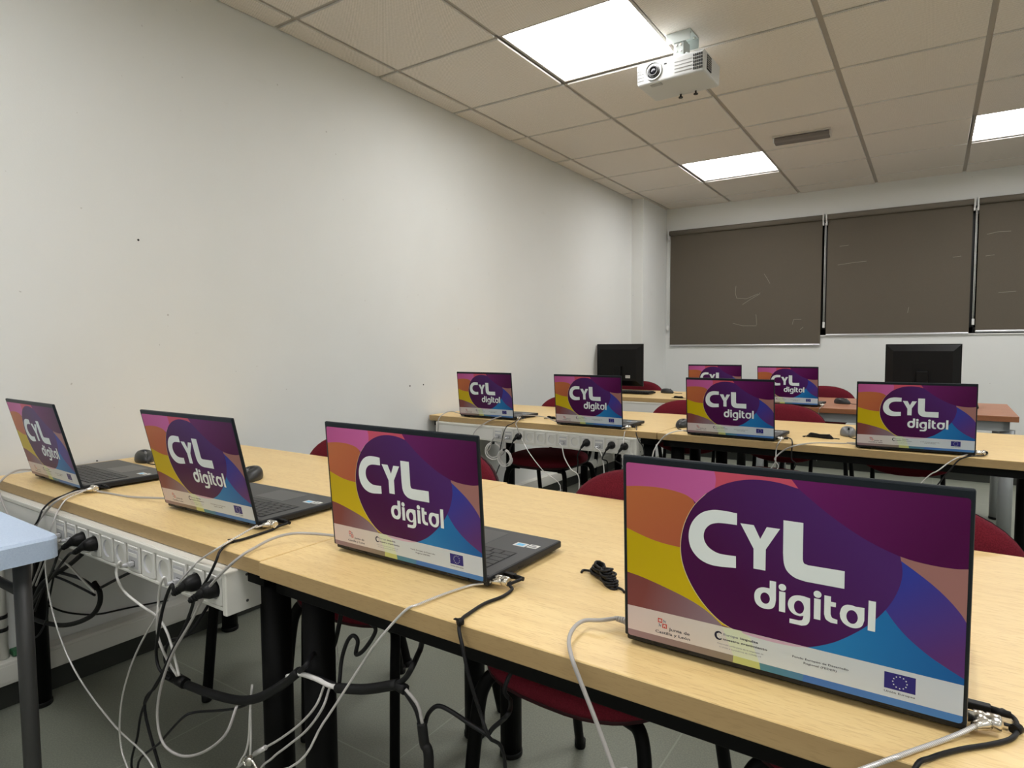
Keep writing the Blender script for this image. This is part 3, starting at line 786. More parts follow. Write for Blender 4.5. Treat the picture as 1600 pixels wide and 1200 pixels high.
# ------------------------------------------------------------------ roller blinds
BY = 4.435
def blind(label, x0, x1, zb, marks=()):
    t = thing('roller_blind', label, 'roller blind', ((x0+x1)/2, BY, zb), 0, 'taupe roller blinds')
    h = (x1-x0)/2; zr = 2.212-zb
    bm = new(); lathe(bm, [(.0235, -h-.004), (.0235, h+.004)], (0, .004, zr), (1,0,0), 24); link('roller', bm, ROLLER, t)
    bm = new(); box(bm, -h, h, .0195, .0215, .014, zr+.004)
    for P in marks:
        Q = [Yp(a, b, BY+.0195) - t.location for a, b in P]
        for a, b in zip(Q, Q[1:]):
            d = (b-a).normalized(); n = Vector((-d.z, 0, d.x))*.0016
            vs = [bm.verts.new(Vector((p.x, .0193, p.z))+s*n) for p, s in ((a,1),(b,1),(b,-1),(a,-1))]
            f = bm.faces.new(vs); f.material_index = 1
    link('fabric', bm, [BLIND, CHALK], t)
    bm = new(); box(bm, -h, h, .0135, .027, .0, .0165, .004); link('bottom_bar', bm, ALU, t)
    for s in (-1, 1):
        bm = new(); xx = s*(h+.009); box(bm, xx-.004, xx+.004, -.024, .032, zr-.045, zr+.03, .002); box(bm, xx-.006, xx+.006, -.01, .016, zr-.07, zr-.035, .002); link('bracket', bm, SILL, t)
    bm = new(); xc = -h-.016
    ztop, zlow = zr-.05, (1.30-zb)
    tube(bm, [(xc-.004, .0, ztop), (xc-.004, .0, zlow)], .0022, 8); tube(bm, [(xc+.004, .008, ztop), (xc+.004, .008, zlow)], .0016, 8); link('pull_chain', bm, SILL, t)
    bm = new(); box(bm, xc-.009, xc+.009, -.004, .012, zlow-.05, zlow, .003); link('chain_weight', bm, SILL, t)
    return t
blind('taupe roller blind nearest the corner, lowest, with pale scratches', .160, 1.533, 1.092,
   [[(1194,428),(1198,434),(1203,443)],[(1150,447),(1149,458),(1151,466)],[(1160,476),(1172,468),(1186,460),(1188,457)],[(1151,466),(1166,467),(1185,459)],[(1182,508),(1182,500),(1181,491)],[(1145,505),(1160,509),(1182,509)],[(1238,507),(1240,499),(1252,499)],[(1250,515),(1255,511)]])
blind('taupe roller blind in the middle of the window', 1.577, 2.604, 1.178,
   [[(1309,414),(1335,410),(1354,408)],[(1312,385),(1326,383)],[(1489,402),(1502,400)],[(1418,489),(1420,480)]])
blind('taupe roller blind at the right edge of the picture', 2.645, 3.95, 1.192, [[(1542,366),(1560,362),(1580,361)],[(1540,400),(1554,398)],[(1560,457),(1588,455)]])

# ------------------------------------------------------------------ projector on its ceiling bracket
t = thing('projector', 'white ceiling projector with its lens facing left, vents on the right', 'projector', (1.388, 1.07, 2.25), R(-1.5))
bm = new()
PWX, PDY, PZ = .153, .108, .095
box(bm, -PWX, PWX, -PDY, PDY, .004, PZ, .010, seg=3)
lx, lz = -.073, .055
for v in bm.verts:                                        # slightly narrower towards the underside
    if v.co.z < .02: v.co.x *= .985; v.co.y *= .985
for z in (.026, .040, .054, .068): box(bm, .022, .098, -PDY-.0012, -PDY+.002, z-.0012, z+.0012, 0, mi=1)
for z in (.026, .040, .054, .068): box(bm, -.148, -.118, -PDY-.0012, -PDY+.002, z-.0012, z+.0012, 0, mi=1)
box(bm, -.025, -.013, -PDY-.001, -PDY+.002, .070, .076, 0, mi=2)
box(bm, -.140, -.128, -PDY-.001, -PDY+.002, .059, .0635, 0, mi=1)
link('body', bm, [PROJ, PROJGREY, PROJ2], t)
bm = new()
for i in range(5):
    for j in range(5): box(bm, .104+.0085*i, .1095+.0085*i, -PDY-.0014, -PDY+.002, .018+.0135*j, .0275+.0135*j, 0)
link('front_vent', bm, PROJ2, t)
bm = new(); box(bm, PWX-.003, PWX+.001, -.075, -.02, .02, .082, .001)
for k in range(6): box(bm, PWX+.0005, PWX+.0018, -.073, -.022, .026+.009*k, .0285+.009*k, 0, mi=1)
link('side_vent', bm, [PROJ2, PROJGREY], t)
bm = new(); lathe(bm, [(.040, .0), (.040, .005), (.036, .006), (.034, .004), (.033, -.012)], (lx, -PDY+.001, lz), (0,-1,0), 40, mi=[0,0,0,1,1]); link('lens_ring', bm, [PROJ, PROJ2], t)
bm = new(); lathe(bm, [(.031, -.02), (.031, .0), (.024, .001), (.023, -.002), (.021, .007), (.0165, .007), (.0155, .001)], (lx, -PDY+.001, lz), (0,-1,0), 32, mi=[0,0,0,0,1,0,0]); lathe(bm, [(.0156, .001), (.010, .0035), (.003, .0045)], (lx, -PDY+.001, lz), (0,-1,0), 24, mi=2); link('lens', bm, [PROJ2, DARKGREYSTEEL, LENS], t)
bm = new(); box(bm, lx-.022, lx+.03, -PDY+.012, -PDY+.035, .0, .006, .002); link('elevator_button', bm, PROJGREY, t)
for x, y in ((-.02, .085), (.05, .085)):
    bm = new(); lathe(bm, [(.004, .006), (.004, -.006), (.010, -.008), (.010, -.012)], (x, y, 0), (0,0,1), 14); link('foot', bm, PROJ2, t)
t = thing('projector_bracket', 'white steel bracket holding the projector to the ceiling', 'bracket', (1.415, 1.04, ZC), R(-1.5))
bm = new(); box(bm, -.054, .054, -.055, .055, -.004, .0, .001)
for y in (-.055, .052): box(bm, -.054, .054, y, y+.003, -.045, -.003, .001)
for x in (-.042, .042):
    for y in (-.03, .03): lathe(bm, [(.006, -.004), (.006, -.008), (.003, -.0085)], (x, y, 0), (0,0,1), 12, mi=1)
link('ceiling_plate', bm, [MOUNT, CHROME], t)
bm = new(); box(bm, -.022, .022, -.048, -.045, -.10, -.02, .001); box(bm, -.022, .022, .030, .033, -.10, -.02, .001); box(bm, .019, .022, -.045, .03, -.10, -.03, .001)
for z in (-.03, -.055, -.08): 
    for x in (-.010, .010): lathe(bm, [(.0045, 0), (.0045, .004)], (x, -.048, z), (0,-1,0), 10, mi=1)
link('neck', bm, [MOUNT, CHROME], t)
bm = new(); box(bm, -.06, .05, -.06, .06, -.107, -.103, .001)
for x in (-.05, .04):
    for y in (-.05, .05): lathe(bm, [(.008, -.1075), (.008, -.098), (.004, -.097)], (x, y, 0), (0,0,1), 12)
link('projector_plate', bm, MOUNT, t)

# emergency light
t = thing('emergency_ceiling_light', 'slim unlit emergency light bar on the ceiling right of the projector', 'emergency light', (1.628, 2.742, ZC+.002), R(3))
bm = new(); box(bm, -.172, .172, -.05, .05, -.012, .0, .003); link('base_plate', bm, EMERG2, t)
bm = new(); box(bm, -.165, .165, -.043, .043, -.044, -.011, .010, seg=3); link('diffuser', bm, EMERG, t)
bm = new(); box(bm, -.169, -.158, -.040, .040, -.042, -.010, .004); link('end_cap', bm, SILL, t)
bm = new(); box(bm, .158, .170, -.040, .040, -.040, -.010, .004); link('end_cap', bm, EMERG2, t)

# ------------------------------------------------------------------ monitors, seen from behind
def monitor(label, pxl, pxr, pyt, y, h, wide):
    a, b = Yp(pxl, pyt, y), Yp(pxr, pyt, y); w = (b.x-a.x)/2; zt = (a.z+b.z)/2
    t = thing('monitor', label, 'monitor', ((a.x+b.x)/2, y, TT))
    zt -= TT; zb = zt-h
    bm = new(); box(bm, -w, w, 0, .022, zb, zt, .003)
    def rg(i, yy, dt=0): return [bm.verts.new((x, yy, z)) for x, z in ((-w+i, zb+i), (w-i, zb+i), (w-i, zt-i-dt), (-w+i, zt-i-dt))]
    r0 = rg(.006, 0.0005); r1 = rg(.012, -.006); r2 = rg(.045, -.034, .0); r3 = rg(.052, -.034)
    for p, q in ((r0,r1),(r1,r2)):
        for k in range(4): bm.faces.new((p[k], p[(k+1)%4], q[(k+1)%4], q[k]))
    bm.faces.new(r2)
    for v in r3: bm.verts.remove(v)
    link('casing', bm, BLACK, t)
    bm = new(); box(bm, -w+.014, w-.014, .0215, .0226, zb+.018, zt-.014, 0); link('screen', bm, SCREEN, t)
    bm = new(); box(bm, -.05, .05, -.0345, -.033, zb+.11, zb+.21, .001); 
    for x in (-.04,.04):
        for z in (zb+.12, zb+.20): lathe(bm, [(.003,0),(.003,.001)], (x,-.0345,z), (0,-1,0), 8)
    link('mount_plate', bm, BLACK, t)
    bm = new(); box(bm, -.032, .032, -.058, -.030, .012, zb+.16, .006); link('stand_neck', bm, BLACK, t)
    bm = new(); lathe(bm, [(.115, 0), (.115, .006), (.10, .013), (.02, .016)], (0, -.02, 0), (0,0,1), 36); link('stand_base', bm, BLACK, t)
    if not wide:
        bm = new(); box(bm, .068, .108, -.0353, -.0335, zb+.066, zb+.09, .0003)
        for z in (.073, .079, .084): box(bm, .073, .103, -.0356, -.0352, zb+z, zb+z+.0018, 0, mi=1)
        o = link('label', bm, [LABELW, INKGREY], t); o['label'] = 'small white paper label'
    return t
monitor('squarer black monitor seen from behind, by the corner pillar', 933, 1004.6, 537.5, 3.10, .345, False)
monitor('wider black monitor seen from behind, above the rightmost laptop', 1384, 1504, 537.5, 3.02, .33, True)
def keyboard(label, cx, cy, rz):
    t = thing('keyboard', label, 'keyboard', (cx, cy, TT), R(rz), 'keyboards of the monitors')
    bm = new(); box(bm, -.22, .22, -.07, .07, .004, .018, .004); link('case', bm, BLACK, t)
    bm = new()
    for j in range(6):
        for i in range(20): box(bm, -.212+.0212*i, -.194+.0212*i, -.062+.021*j, -.044+.021*j, .0175, .0235, .0008, seg=1)
    link('keys', bm, MOUSE, t)
    for x in (-.18, .18):
        bm = new(); box(bm, x-.02, x+.02, .05, .06, 0, .006, .001); link('foot', bm, RUBBER, t)
p = Zp(1021, 613, .735); keyboard('black keyboard lying under the squarer monitor', p.x-.215, p.y-.03, -2)
p = Zp(1527, 633, .74); keyboard('black keyboard on the reddish desk, its end showing beside the rightmost laptop', p.x-.215, p.y-.02, -2)

# ------------------------------------------------------------------ mice
def mouse_bm():
    bm = new(); N, Mm = 28, 10; rings = []
    for j in range(Mm+1):
        f = j/Mm; r = math.cos(f*PI/2)**.55 if j < Mm else 0.02; z = .006+.031*math.sin(f*PI/2)
        rings.append([bm.verts.new((.0305*r*math.cos(2*PI*k/N)*(1-.10*math.cos(2*PI*k/N-PI/2)**2), .056*r*math.sin(2*PI*k/N)+.006*f, z - .006*max(0,-math.sin(2*PI*k/N))*f)) for k in range(N)])
    rings.insert(0, [bm.verts.new((v.co.x*.94, v.co.y*.95, .0)) for v in rings[0]])
    for a, b in zip(rings, rings[1:]):
        for k in range(N): 
            f = bm.faces.new((a[k], a[(k+1)%N], b[(k+1)%N], b[k])); f.smooth = True
    bm.faces.new(rings[0]); bm.faces.new(rings[-1])
    return bm
def mouse(label, px, py, rz, m, zz=.734):
    p = Zp(px, py, zz)
    t = thing('mouse', label, 'mouse', (p.x, p.y, TT), R(rz), 'computer mice on the desks')
    link('body', mouse_bm(), m, t)
    bm = new(); lathe(bm, [(.008,-.0035),(.0095,-.002),(.0095,.002),(.008,.0035)], (0,-.028,.0275), (1,0,0), 18); link('scroll_wheel', bm, BLACK if m is not MOUSE else MOUSEGREY, t)
    bm = new(); P = []
    for k in range(9): y = -.052+.0055*k; P.append((0, y, .006+.031*max(0,(1-((y-.004)/.06)**2))**.5+.0002))
    tube(bm, P, .0006, 6); link('button_seam', bm, BLACK if m is not MOUSE else MOUSEGREY, t)
    bm = new(); tube(bm, crom([(0,-.054,.006),(0,-.075,.004),(.012,-.10,.0025),(.03,-.115,.0025)]), .0019, 8); link('cord', bm, RUBBER, t)
mouse('dark mouse behind the leftmost laptop, by the second laptop lid', 226, 715, 70, MOUSE)
mouse('dark mouse right behind the second laptop from the wall in the front row', 392, 743, 35, MOUSE)
mouse('dark mouse left of the third laptop of the middle row', 1067, 663, 0, MOUSE)
mouse('grey mouse left of the rightmost laptop', 1325, 676, 10, MOUSEGREY)
mouse('dark mouse on the back-row desk right of the squarer monitor', 1042.5, 612, 80, MOUSE)
mouse('dark mouse on the reddish desk between two laptops', 1316, 628, 60, MOUSE)

# ------------------------------------------------------------------ tied bundles of spare cable
def bundle(label, px, py, rz, L, r, n=5, zz=.728):
    p = Zp(px, py, zz)
    t = thing('cable_bundle', label, 'cable bundle', (p.x, p.y, TT), R(rz), 'tied cable bundles on the desks')
    bm = new(); rnd = random.Random(int(px))
    for i in range(n):
        P = []; s = 1-.07*i; w = (.011+.0035*(i % 3))*L/.1; zo = r*1.1+r*1.35*i
        for k in range(24):
            a = 2*PI*k/24; x = L/2*s*math.cos(a); q = abs(math.cos(a))
            P.append((x+rnd.uniform(-.001,.001), w*math.sin(a)*(.25+1.1*q*(1 if x > 0 else .8)) + rnd.uniform(-.001,.001), zo+.4*r*math.sin(2*a+i)+.05*L*q*q*(i/n)))
        tube(bm, crom(P+[P[0]], 2), r, 7)
    link('loops', bm, RUBBER, t)
    bm = new(); tube(bm, [(-.003,0,r*2.2),(.004,0,r*2.2)], [r*3.4]*2, 12); link('tie', bm, BLACK, t)
    bm = new(); tube(bm, crom([(L*.42,0,r*2),(L*.55,.008,r*1.1),(L*.7,.006,r*1.1)]), r, 7); tube(bm, crom([(-L*.45,-.004,r*2),(-L*.6,-.012,r*1.1),(-L*.5,-.02,r*1.1)]), r, 7); link('loose_end', bm, RUBBER, t)
bundle('tied black cable bundle on the desk left of the nearest laptop', 943, 902, -38, .085, .0020, 8)
bundle('tied black cable bundle behind the leftmost laptop', 128, 719, 35, .07, .0018)
bundle('tied black cable bundle by the grey mouse in the middle row', 1281, 682, -12, .105, .0020)
bundle('tied black cable bundle between the first two laptops of the middle row', 861, 653, -10, .06, .0018)
bundle('tied black cable bundle on the back-row desk right of its black mouse', 1060, 621, 0, .075, .0018)
#NEXT

# ------------------------------------------------------------------ cables
def V(*a): return Vector(a)
def Zs(z, *pts): return [Zp(a, b, z) for a, b in pts]
def Ys(y, *pts): return [Yp(a, b, y) for a, b in pts]
DT = TT+.0022
def run(P, r, n=6): bm = new(); tube(bm, crom(P, n), r, 9); return bm
def lock(i, label, P, r=.0020):
    """security cable: metal lock head in the laptop's right flank, steel cable running away"""
    rz = LAPS[i].rotation_euler.z; h = onlap(i, LW+.0012, .024, .0125)
    t = thing('lock_cable', label, 'lock cable', h, rz, 'steel lock cables of the laptops')
    bm = new()
    lathe(bm, [(.0055,0),(.0055,.004),(.0078,.0045),(.0080,.012),(.0072,.0128),(.0072,.0145),(.0082,.015),(.0082,.025),(.0070,.0268),(.0040,.0268),(.0036,.0262)], (0,0,0), (1,0,0), 24)
    inv = (Matrix.Translation(h) @ Matrix.Rotation(rz, 4, 'Z')).inverted(); L = [inv @ p for p in P]
    bx = .0185; b0 = V(bx, 0, 0); d = L[0]-b0; d.z *= .3; d.normalize()
    if d.y > -.5: d.y = -.5; d.normalize()
    lathe(bm, [(.0066,.003),(.0064,.010),(.0048,.015),(.0040,.021)], b0, d, 18)
    link('lock_head', bm, CHROME, t)
    Q = [b0+d*.020, b0+d*.034+V(0,0,-.003)] + L
    link('cable', run(Q, r), LOCKCABLE, t)
def power(i, label, P, r=.0024, tie=None):
    rz = LAPS[i].rotation_euler.z; h = onlap(i, LW+.001, .052, .012)
    t = thing('power_cable', label, 'power cable', h, rz, 'black charger cables of the laptops')
    bm = new(); box(bm, 0, .020, -.0050, .0050, -.0038, .0038, .0012); lathe(bm, [(.0042,.019),(.0034,.036)], (0,0,0), (1,0,-.03), 12); link('connector', bm, BLACK, t)
    inv = (Matrix.Translation(h) @ Matrix.Rotation(rz, 4, 'Z')).inverted()
    Q = [V(.034,0,-.001)] + [inv @ p for p in P]
    link('cord', run(Q, r), RUBBER, t)
    if tie is not None:
        c = inv @ tie; bm = new(); tube(bm, [c+V(-.002,-.0035,.0005), c+V(.002,.0035,.0005)], .0052, 12); box(bm, c.x-.010, c.x+.002, c.y-.003, c.y+.002, c.z+.002, c.z+.0035, .0005); link('tie', bm, BLACK, t)
def net(i, label, P, r=.0027, m=None):
    rz = LAPS[i].rotation_euler.z; h = onlap(i, -LW-.001, .038, .0125)
    t = thing('network_cable', label, 'network cable', h, rz, 'grey network cables of the laptops')
    bm = new(); box(bm, -.014, .0, -.0055, .0055, -.0045, .0045, .001)
    for k in range(4): lathe(bm, [(.0046-.0003*k,-.0145-.0035*k),(.0046-.0003*k,-.0170-.0035*k)], (0,0,0), (1,0,0), 12)
    lathe(bm, [(.0036,-.014),(.0028,-.031)], (0,0,0), (1,0,0), 12); link('connector', bm, GREYCABLE, t)
    inv = (Matrix.Translation(h) @ Matrix.Rotation(rz, 4, 'Z')).inverted()
    link('cord', run([V(-.029,0,0)] + [inv @ p for p in P], r), m or GREYCABLE, t)
def loose(name, label, cat, parts, group=None):
    """parts: list of (part name, path, radius, material)"""
    o = parts[0][1][0]; t = thing(name, label, cat, o, 0, group)
    for nm, P, r, m in parts: link(nm, run([p-o for p in P], r), m, t)
    return t
G1 = 'cables hanging under the front row'
# --- front row, laptop by laptop
lock(0, 'silver lock cable of the nearest laptop running off the desk at the bottom right', Zs(DT+.001,(1470,1158),(1430,1172),(1400,1183)) + Ys(-1.106,(1375,1192)) + Ys(-1.125,(1325,1212)) + Ys(-1.14,(1250,1255)) + [V(2.02,-1.15,.35), V(1.98,-1.15,.01)], .0024)
power(0, 'black charger cable curling right of the nearest laptop', Zs(.732,(1566,1110)) + Zs(DT+.001,(1585,1123),(1590,1140),(1580,1154),(1548,1163),(1500,1171),(1455,1184)) + [V(2.362,-1.106,.722), V(2.350,-1.122,.67), V(2.35,-1.13,.4), V(2.35,-1.13,.01)], .0024, Zp(1588,1140,DT+.001))
net(0, 'grey network cable leaving the left side of the nearest laptop over the desk edge', Zs(.737,(938,969)) + Zs(.734,(912,970),(896,982)) + Zs(.732,(889,1000)) + Ys(-1.106,(893,1026)) + Ys(-1.11,(906,1062),(931,1126),(958,1200)) + Ys(-1.11,(985,1280)) + [V(2.03,-1.11,.01)])
lock(1, 'steel lock cable of the second nearest laptop stretched down over the desk edge', Zs(DT+.001,(735,915),(695,928)) + Zs(DT+.002,(655,944)) + [Yp(632,955,-1.094)] + Ys(-1.11,(590,1002),(560,1046)) + Ys(-1.13,(505,1130)) + Ys(-1.15,(452,1200)) + [V(1.27,-1.16,.30), V(1.2,-1.17,.01)])
power(1, 'black charger cable of the second nearest laptop dropping over the desk edge', Zs(.731,(797,913)) + Zs(DT+.001,(800,921),(785,932),(757,943),(735,957),(722,967)) + Ys(-1.096,(717,981)) + Ys(-1.105,(723,1012),(734,1062)) + Ys(-1.09,(750,1112),(763,1150)) + Ys(-1.05,(790,1205)) + [V(1.85,-1.04,.2), V(1.86,-1.03,.01)], .0026, Zp(719,972,DT+.002))
net(1, 'grey network cable from the left of the second nearest laptop, looping deep below the desk', Zs(.738,(490,834)) + Zs(.739,(455,834)) + Zs(.735,(425,842)) + Zs(.728,(398,856)) + Ys(-1.094,(375,870)) + Ys(-1.11,(345,897),(322,925),(298,972),(268,1025),(250,1080),(246,1125),(256,1163),(284,1181),(318,1175),(352,1148)) + Ys(-1.09,(370,1103)))
lock(2, 'steel lock cable from the second laptop by the wall, hanging in a long curve', Zs(.734,(400,822),(372,838)) + Zs(.728,(340,857)) + Ys(-1.095,(308,879)) + Ys(-1.11,(280,910),(246,960),(212,1022),(193,1080),(187,1130),(190,1172)) + Ys(-1.12,(202,1212)) + [V(.95,-1.13,.1), V(.98,-1.14,.01)])
power(2, 'black charger cable from the second laptop by the wall, tied near the edge', Zs(.730,(436,822)) + Zs(DT+.001,(424,828),(400,836),(378,843),(358,848)) + Ys(-1.09,(344,861)) + Ys(-1.105,(337,878),(325,903),(310,926),(301,945)) + Ys(-1.095,(290,976),(270,1015),(256,1047)) + Ys(-1.09,(224,1105),(215,1150),(207,1205)) + [V(1.0,-1.09,.1), V(1.02,-1.09,.01)], .0026, Zp(362,846,DT+.001))
net(2, 'grey network cable from the second laptop, crossing the desk to the leftmost laptop', Zs(.731,(235,778)) + Zs(DT,(200,776),(165,770)) + Zs(.730,(135,766)) + Zs(.736,(112,771)) + Zs(.730,(88,783)) + Ys(-1.085,(72,799)) + Ys(-1.10,(57,820),(47,850)) + Ys(-1.07,(50,885),(44,930)))
lock(3, 'steel lock cable from the leftmost laptop, falling past the pale folding table', Zs(.730,(128,769)) + Zs(.727,(106,778)) + Ys(-1.083,(92,796)) + Ys(-1.10,(81,822),(74,850),(71,885),(77,932),(89,980),(107,1028),(135,1077),(180,1135),(240,1200)) + [V(1.03,-1.12,.1), V(1.08,-1.12,.01)])
power(3, 'black charger cable from the leftmost laptop over the edge to the sockets', Zs(.731,(145,762)) + Zs(.727,(120,766),(100,774)) + Zs(.726,(82,782)) + Ys(-1.083,(67,796)) + Ys(-1.10,(60,812),(50,830),(46,855)) + Ys(-1.06,(54,890),(48,930)))
net(3, 'grey network cable looping off the leftmost laptop at the left edge', Zs(.737,(34,734)) + Zs(.735,(18,739)) + Zs(.728,(6,747)) + Ys(-1.072,(-3,760)) + Ys(-1.09,(4,785),(14,808),(22,835)) + Ys(-1.07,(34,870),(40,925)))

# --- plugs in the front row's rail
def plug(label, rl, x, P, down=(-.6,-.55,-.55), r=.0032):
    h = onrail(rl, x); t = thing('power_plug', label, 'power plug', h, 0, 'black plugs in the socket rails')
    bm = new(); lathe(bm, [(.0168,.006),(.0168,-.004),(.0158,-.012),(.0120,-.020),(.009,-.026)], (0,0,0), (0,1,0), 26)
    d = Vector(down).normalized(); tube(bm, crom([V(0,-.010,.002), V(0,-.021,0)+d*.004, V(0,-.021,0)+d*.014, V(0,-.021,0)+d*.029], 5), [.0105,.0105,.0105,.0102,.010,.0095,.0088,.0082,.0076,.007,.0064,.0058,.0052,.0048,.0044,.0040][:16], 14)
    for k in range(3): lathe(bm, [(.0074-.0006*k,.015+.0045*k),(.0074-.0006*k,.0172+.0045*k)], V(0,-.021,0), d, 14)
    link('plug', bm, BLACK, t)
    link('cord', run([V(0,-.021,0)+d*.026] + [p-h for p in P], r), RUBBER, t)
plug('black plug in the third socket module of the front rail, nearest the folding table', RAIL1, XS1[2], Ys(-1.12,(92,862),(86,880)) + Ys(-1.06,(78,900),(66,925),(54,955)))
plug('black plug in the fourth socket module of the front rail', RAIL1, XS1[3], Ys(-1.12,(108,866),(95,882)) + Ys(-1.06,(82,900),(64,925),(50,945)))
plug('black plug in the last socket but one of the front rail', RAIL1, XS1[10], Ys(-1.13,(268,914)) + Ys(-1.115,(256,945),(248,985)) + Ys(-1.09,(244,1018),(249,1045),(266,1061)))
plug('black plug in the last socket at the right end of the front rail', RAIL1, XS1[11], Ys(-1.125,(303,935)) + Ys(-1.11,(298,955)) + Ys(-1.10,(286,985),(266,1025)) + Ys(-1.09,(245,1070),(226,1108)) + [V(1.0,-1.08,.15), V(1.03,-1.08,.01)], (-.5,-.6,-.45))
def patch(label, rl, x, P, m, r=.0027):
    h = onrail(rl, x, .006, -.0105); t = thing('patch_cable', label, 'network cable', h, 0, 'network cables plugged into the socket rails')
    bm = new(); box(bm, -.0055, .0055, -.018, .002, -.0045, .0045, .001); lathe(bm, [(.0046,.017),(.0042,.022),(.0032,.032)], (0,0,0), (-.35,-1,-.1), 12); link('connector', bm, PORT, t)
    link('cord', run([V(-.009,-.028,-.003)] + [p-h for p in P], r), m, t)
patch('pale network cable plugged into the middle data port of the front rail', RAIL1, XS1[6], Ys(-1.125,(187,878),(182,890),(184,906)) + Ys(-1.11,(196,926),(222,947)) + Ys(-1.09,(246,964),(262,990),(272,1025),(280,1056)), WHITECABLE)
patch('pale network cable plugged into the right data port of the front rail', RAIL1, XS1[9], Ys(-1.125,(257,902),(251,912)) + Ys(-1.11,(248,935),(246,965)) + Ys(-1.10,(246,990),(252,1010)) + Ys(-1.085,(263,1034),(277,1056)), WHITECABLE)
patch('grey network cable in the first data port of the front rail, above the folding table', RAIL1, XS1[0], Ys(-1.115,(76,842),(70,855)) + Ys(-1.07,(62,885),(50,915)), GREYCABLE)
patch('grey network cable in the second data port of the front rail', RAIL1, XS1[1], Ys(-1.115,(93,845),(80,858)) + Ys(-1.07,(68,885),(56,915)), GREYCABLE)
# --- bundled runs below the front row
loose('cable_sleeve', 'thick black cable sleeve sagging across the left pair of desk legs', 'cable sleeve', [
  ('sleeve', Ys(-1.075,(258,1054),(288,1068),(330,1084),(372,1094),(404,1090)) + Ys(-1.07,(438,1072),(468,1049)), .0085, SLEEVE),
  ('cord', Ys(-1.075,(468,1049),(480,1038)) + Ys(-1.03,(492,1020)) + [V(1.41,-.96,.52), V(1.42,-.93,.64)], .0045, RUBBER),
  ('cord', Ys(-1.075,(292,1070),(262,1042),(258,1020),(268,1000),(300,985)) + [V(1.10,-.98,.62)], .0032, RUBBER),
  ('cord', Ys(-1.075,(395,1096),(372,1106),(345,1110),(305,1113)) + Ys(-1.09,(285,1122),(250,1160),(215,1200)) + [V(1.02,-1.1,.08), V(.99,-1.1,.01)], .0026, RUBBER),
  ('tie', Ys(-1.078,(278,1061),(290,1068)), .0115, BLACK)], G1)
loose('cable_sleeve', 'black cable sleeve right of the left desk legs, with a white cable entering it', 'cable sleeve', [
  ('sleeve', Ys(-1.07,(527,1075),(570,1077),(622,1069)), .0082, SLEEVE),
  ('white_cable', Ys(-1.072,(449,1057),(468,1053),(492,1060),(515,1071),(529,1074)), .0042, WHITECABLE),
  ('cord', Ys(-1.068,(480,1054),(505,1063),(530,1073)), .0045, RUBBER),
  ('cord', Ys(-1.07,(618,1070),(633,1060),(645,1040)) + Ys(-1.03,(656,1016),(668,994)) + [V(1.76,-1.0,.655)], .0045, RUBBER),
  ('sleeve', Ys(-1.07,(620,1070),(634,1078)), .0082, SLEEVE),
  ('cord', Ys(-1.07,(632,1077),(650,1105),(658,1130)), .0050, RUBBER),
  ('white_cable', Ys(-1.073,(634,1077),(653,1102),(660,1130)), .0026, GREYCABLE),
  ('sleeve', Ys(-1.07,(659,1128),(663,1160),(670,1200)) + [V(1.72,-1.06,.25), V(1.74,-1.05,.01)], .0078, SLEEVE),
  ('cord', Ys(-1.06,(664,1132),(670,1114),(684,1103),(704,1111),(734,1131),(762,1148)), .0034, RUBBER),
  ('cord', Ys(-1.055,(762,1150),(770,1138),(784,1126),(795,1114)) + Ys(-.98,(798,1095),(790,1070)) + [V(1.85,-.93,.655)], .0034, RUBBER)], G1)
loose('power_cable', 'thin black cord bent like a hook below the charger brick under the front row', 'power cable', [
  ('cord', Ys(-1.06,(530,1070)) + Ys(-1.05,(534,1030),(543,1002),(552,993),(559,1002),(556,1022),(566,1018),(580,1000),(587,984),(580,974)) + Ys(-1.0,(566,968)), .0034, RUBBER)], G1)
WG = 'pale cables dangling below the front row'
loose('lock_cable', 'pale cable with a metal ferrule running down left between the desk legs', 'lock cable', [
  ('cable', Ys(-1.062,(507,1070)) + Ys(-1.075,(494,1102),(470,1130),(440,1153),(415,1168)), .0022, LOCKCABLE),
  ('ferrule', Ys(-1.075,(415,1168),(398,1178)), .0046, LOCKCABLE),
  ('cable', Ys(-1.075,(398,1178),(378,1194),(368,1212)) + [V(1.30,-1.09,.2), V(1.30,-1.1,.01)], .0022, LOCKCABLE)], WG)
loose('lock_cable', 'pale cable below the one with the ferrule, running down left', 'lock cable', [
  ('cable', Ys(-1.062,(515,1074)) + Ys(-1.075,(504,1106),(480,1140),(450,1165),(425,1185),(405,1212)) + [V(1.36,-1.09,.2), V(1.36,-1.1,.01)], .0022, LOCKCABLE)], WG)
loose('network_cable', 'pale cable pair hanging along the left edge of the front desk leg', 'network cable', [
  ('cord', Ys(-1.055,(394,1070),(391,1105),(389,1150),(384,1175),(372,1205)) + [V(1.29,-1.08,.2), V(1.27,-1.09,.01)], .0022, WHITECABLE),
  ('cord', Ys(-1.055,(391,1108),(392,1150),(391,1182)), .0022, WHITECABLE)], WG)
loose('network_cable', 'pale looped cables behind the right one of the left desk legs', 'network cable', [
  ('cord', Ys(-.93,(512,992),(520,1010),(523,1030),(517,1062)) , .0024, GREYCABLE),
  ('cord', Ys(-.93,(512,984),(525,1005),(527,1035),(522,1062)), .0020, WHITECABLE)], WG)
t = thing('padlock', 'small metal cable lock hanging at the bottom between the left desk legs', 'lock', Yp(390,1188,-1.085))
bm = new(); lathe(bm, [(.004,0),(.007,.001),(.007,.016),(.004,.018)], (0,0,-.010), (.1,0,1), 18); link('barrel', bm, CHROME, t)
bm = new(); tube(bm, crom([(-.012,0,-.016),(-.02,0,-.006),(-.008,0,.004),(.012,0,.0),(.022,0,-.01)]), .0028, 8); link('loop', bm, CHROME, t)
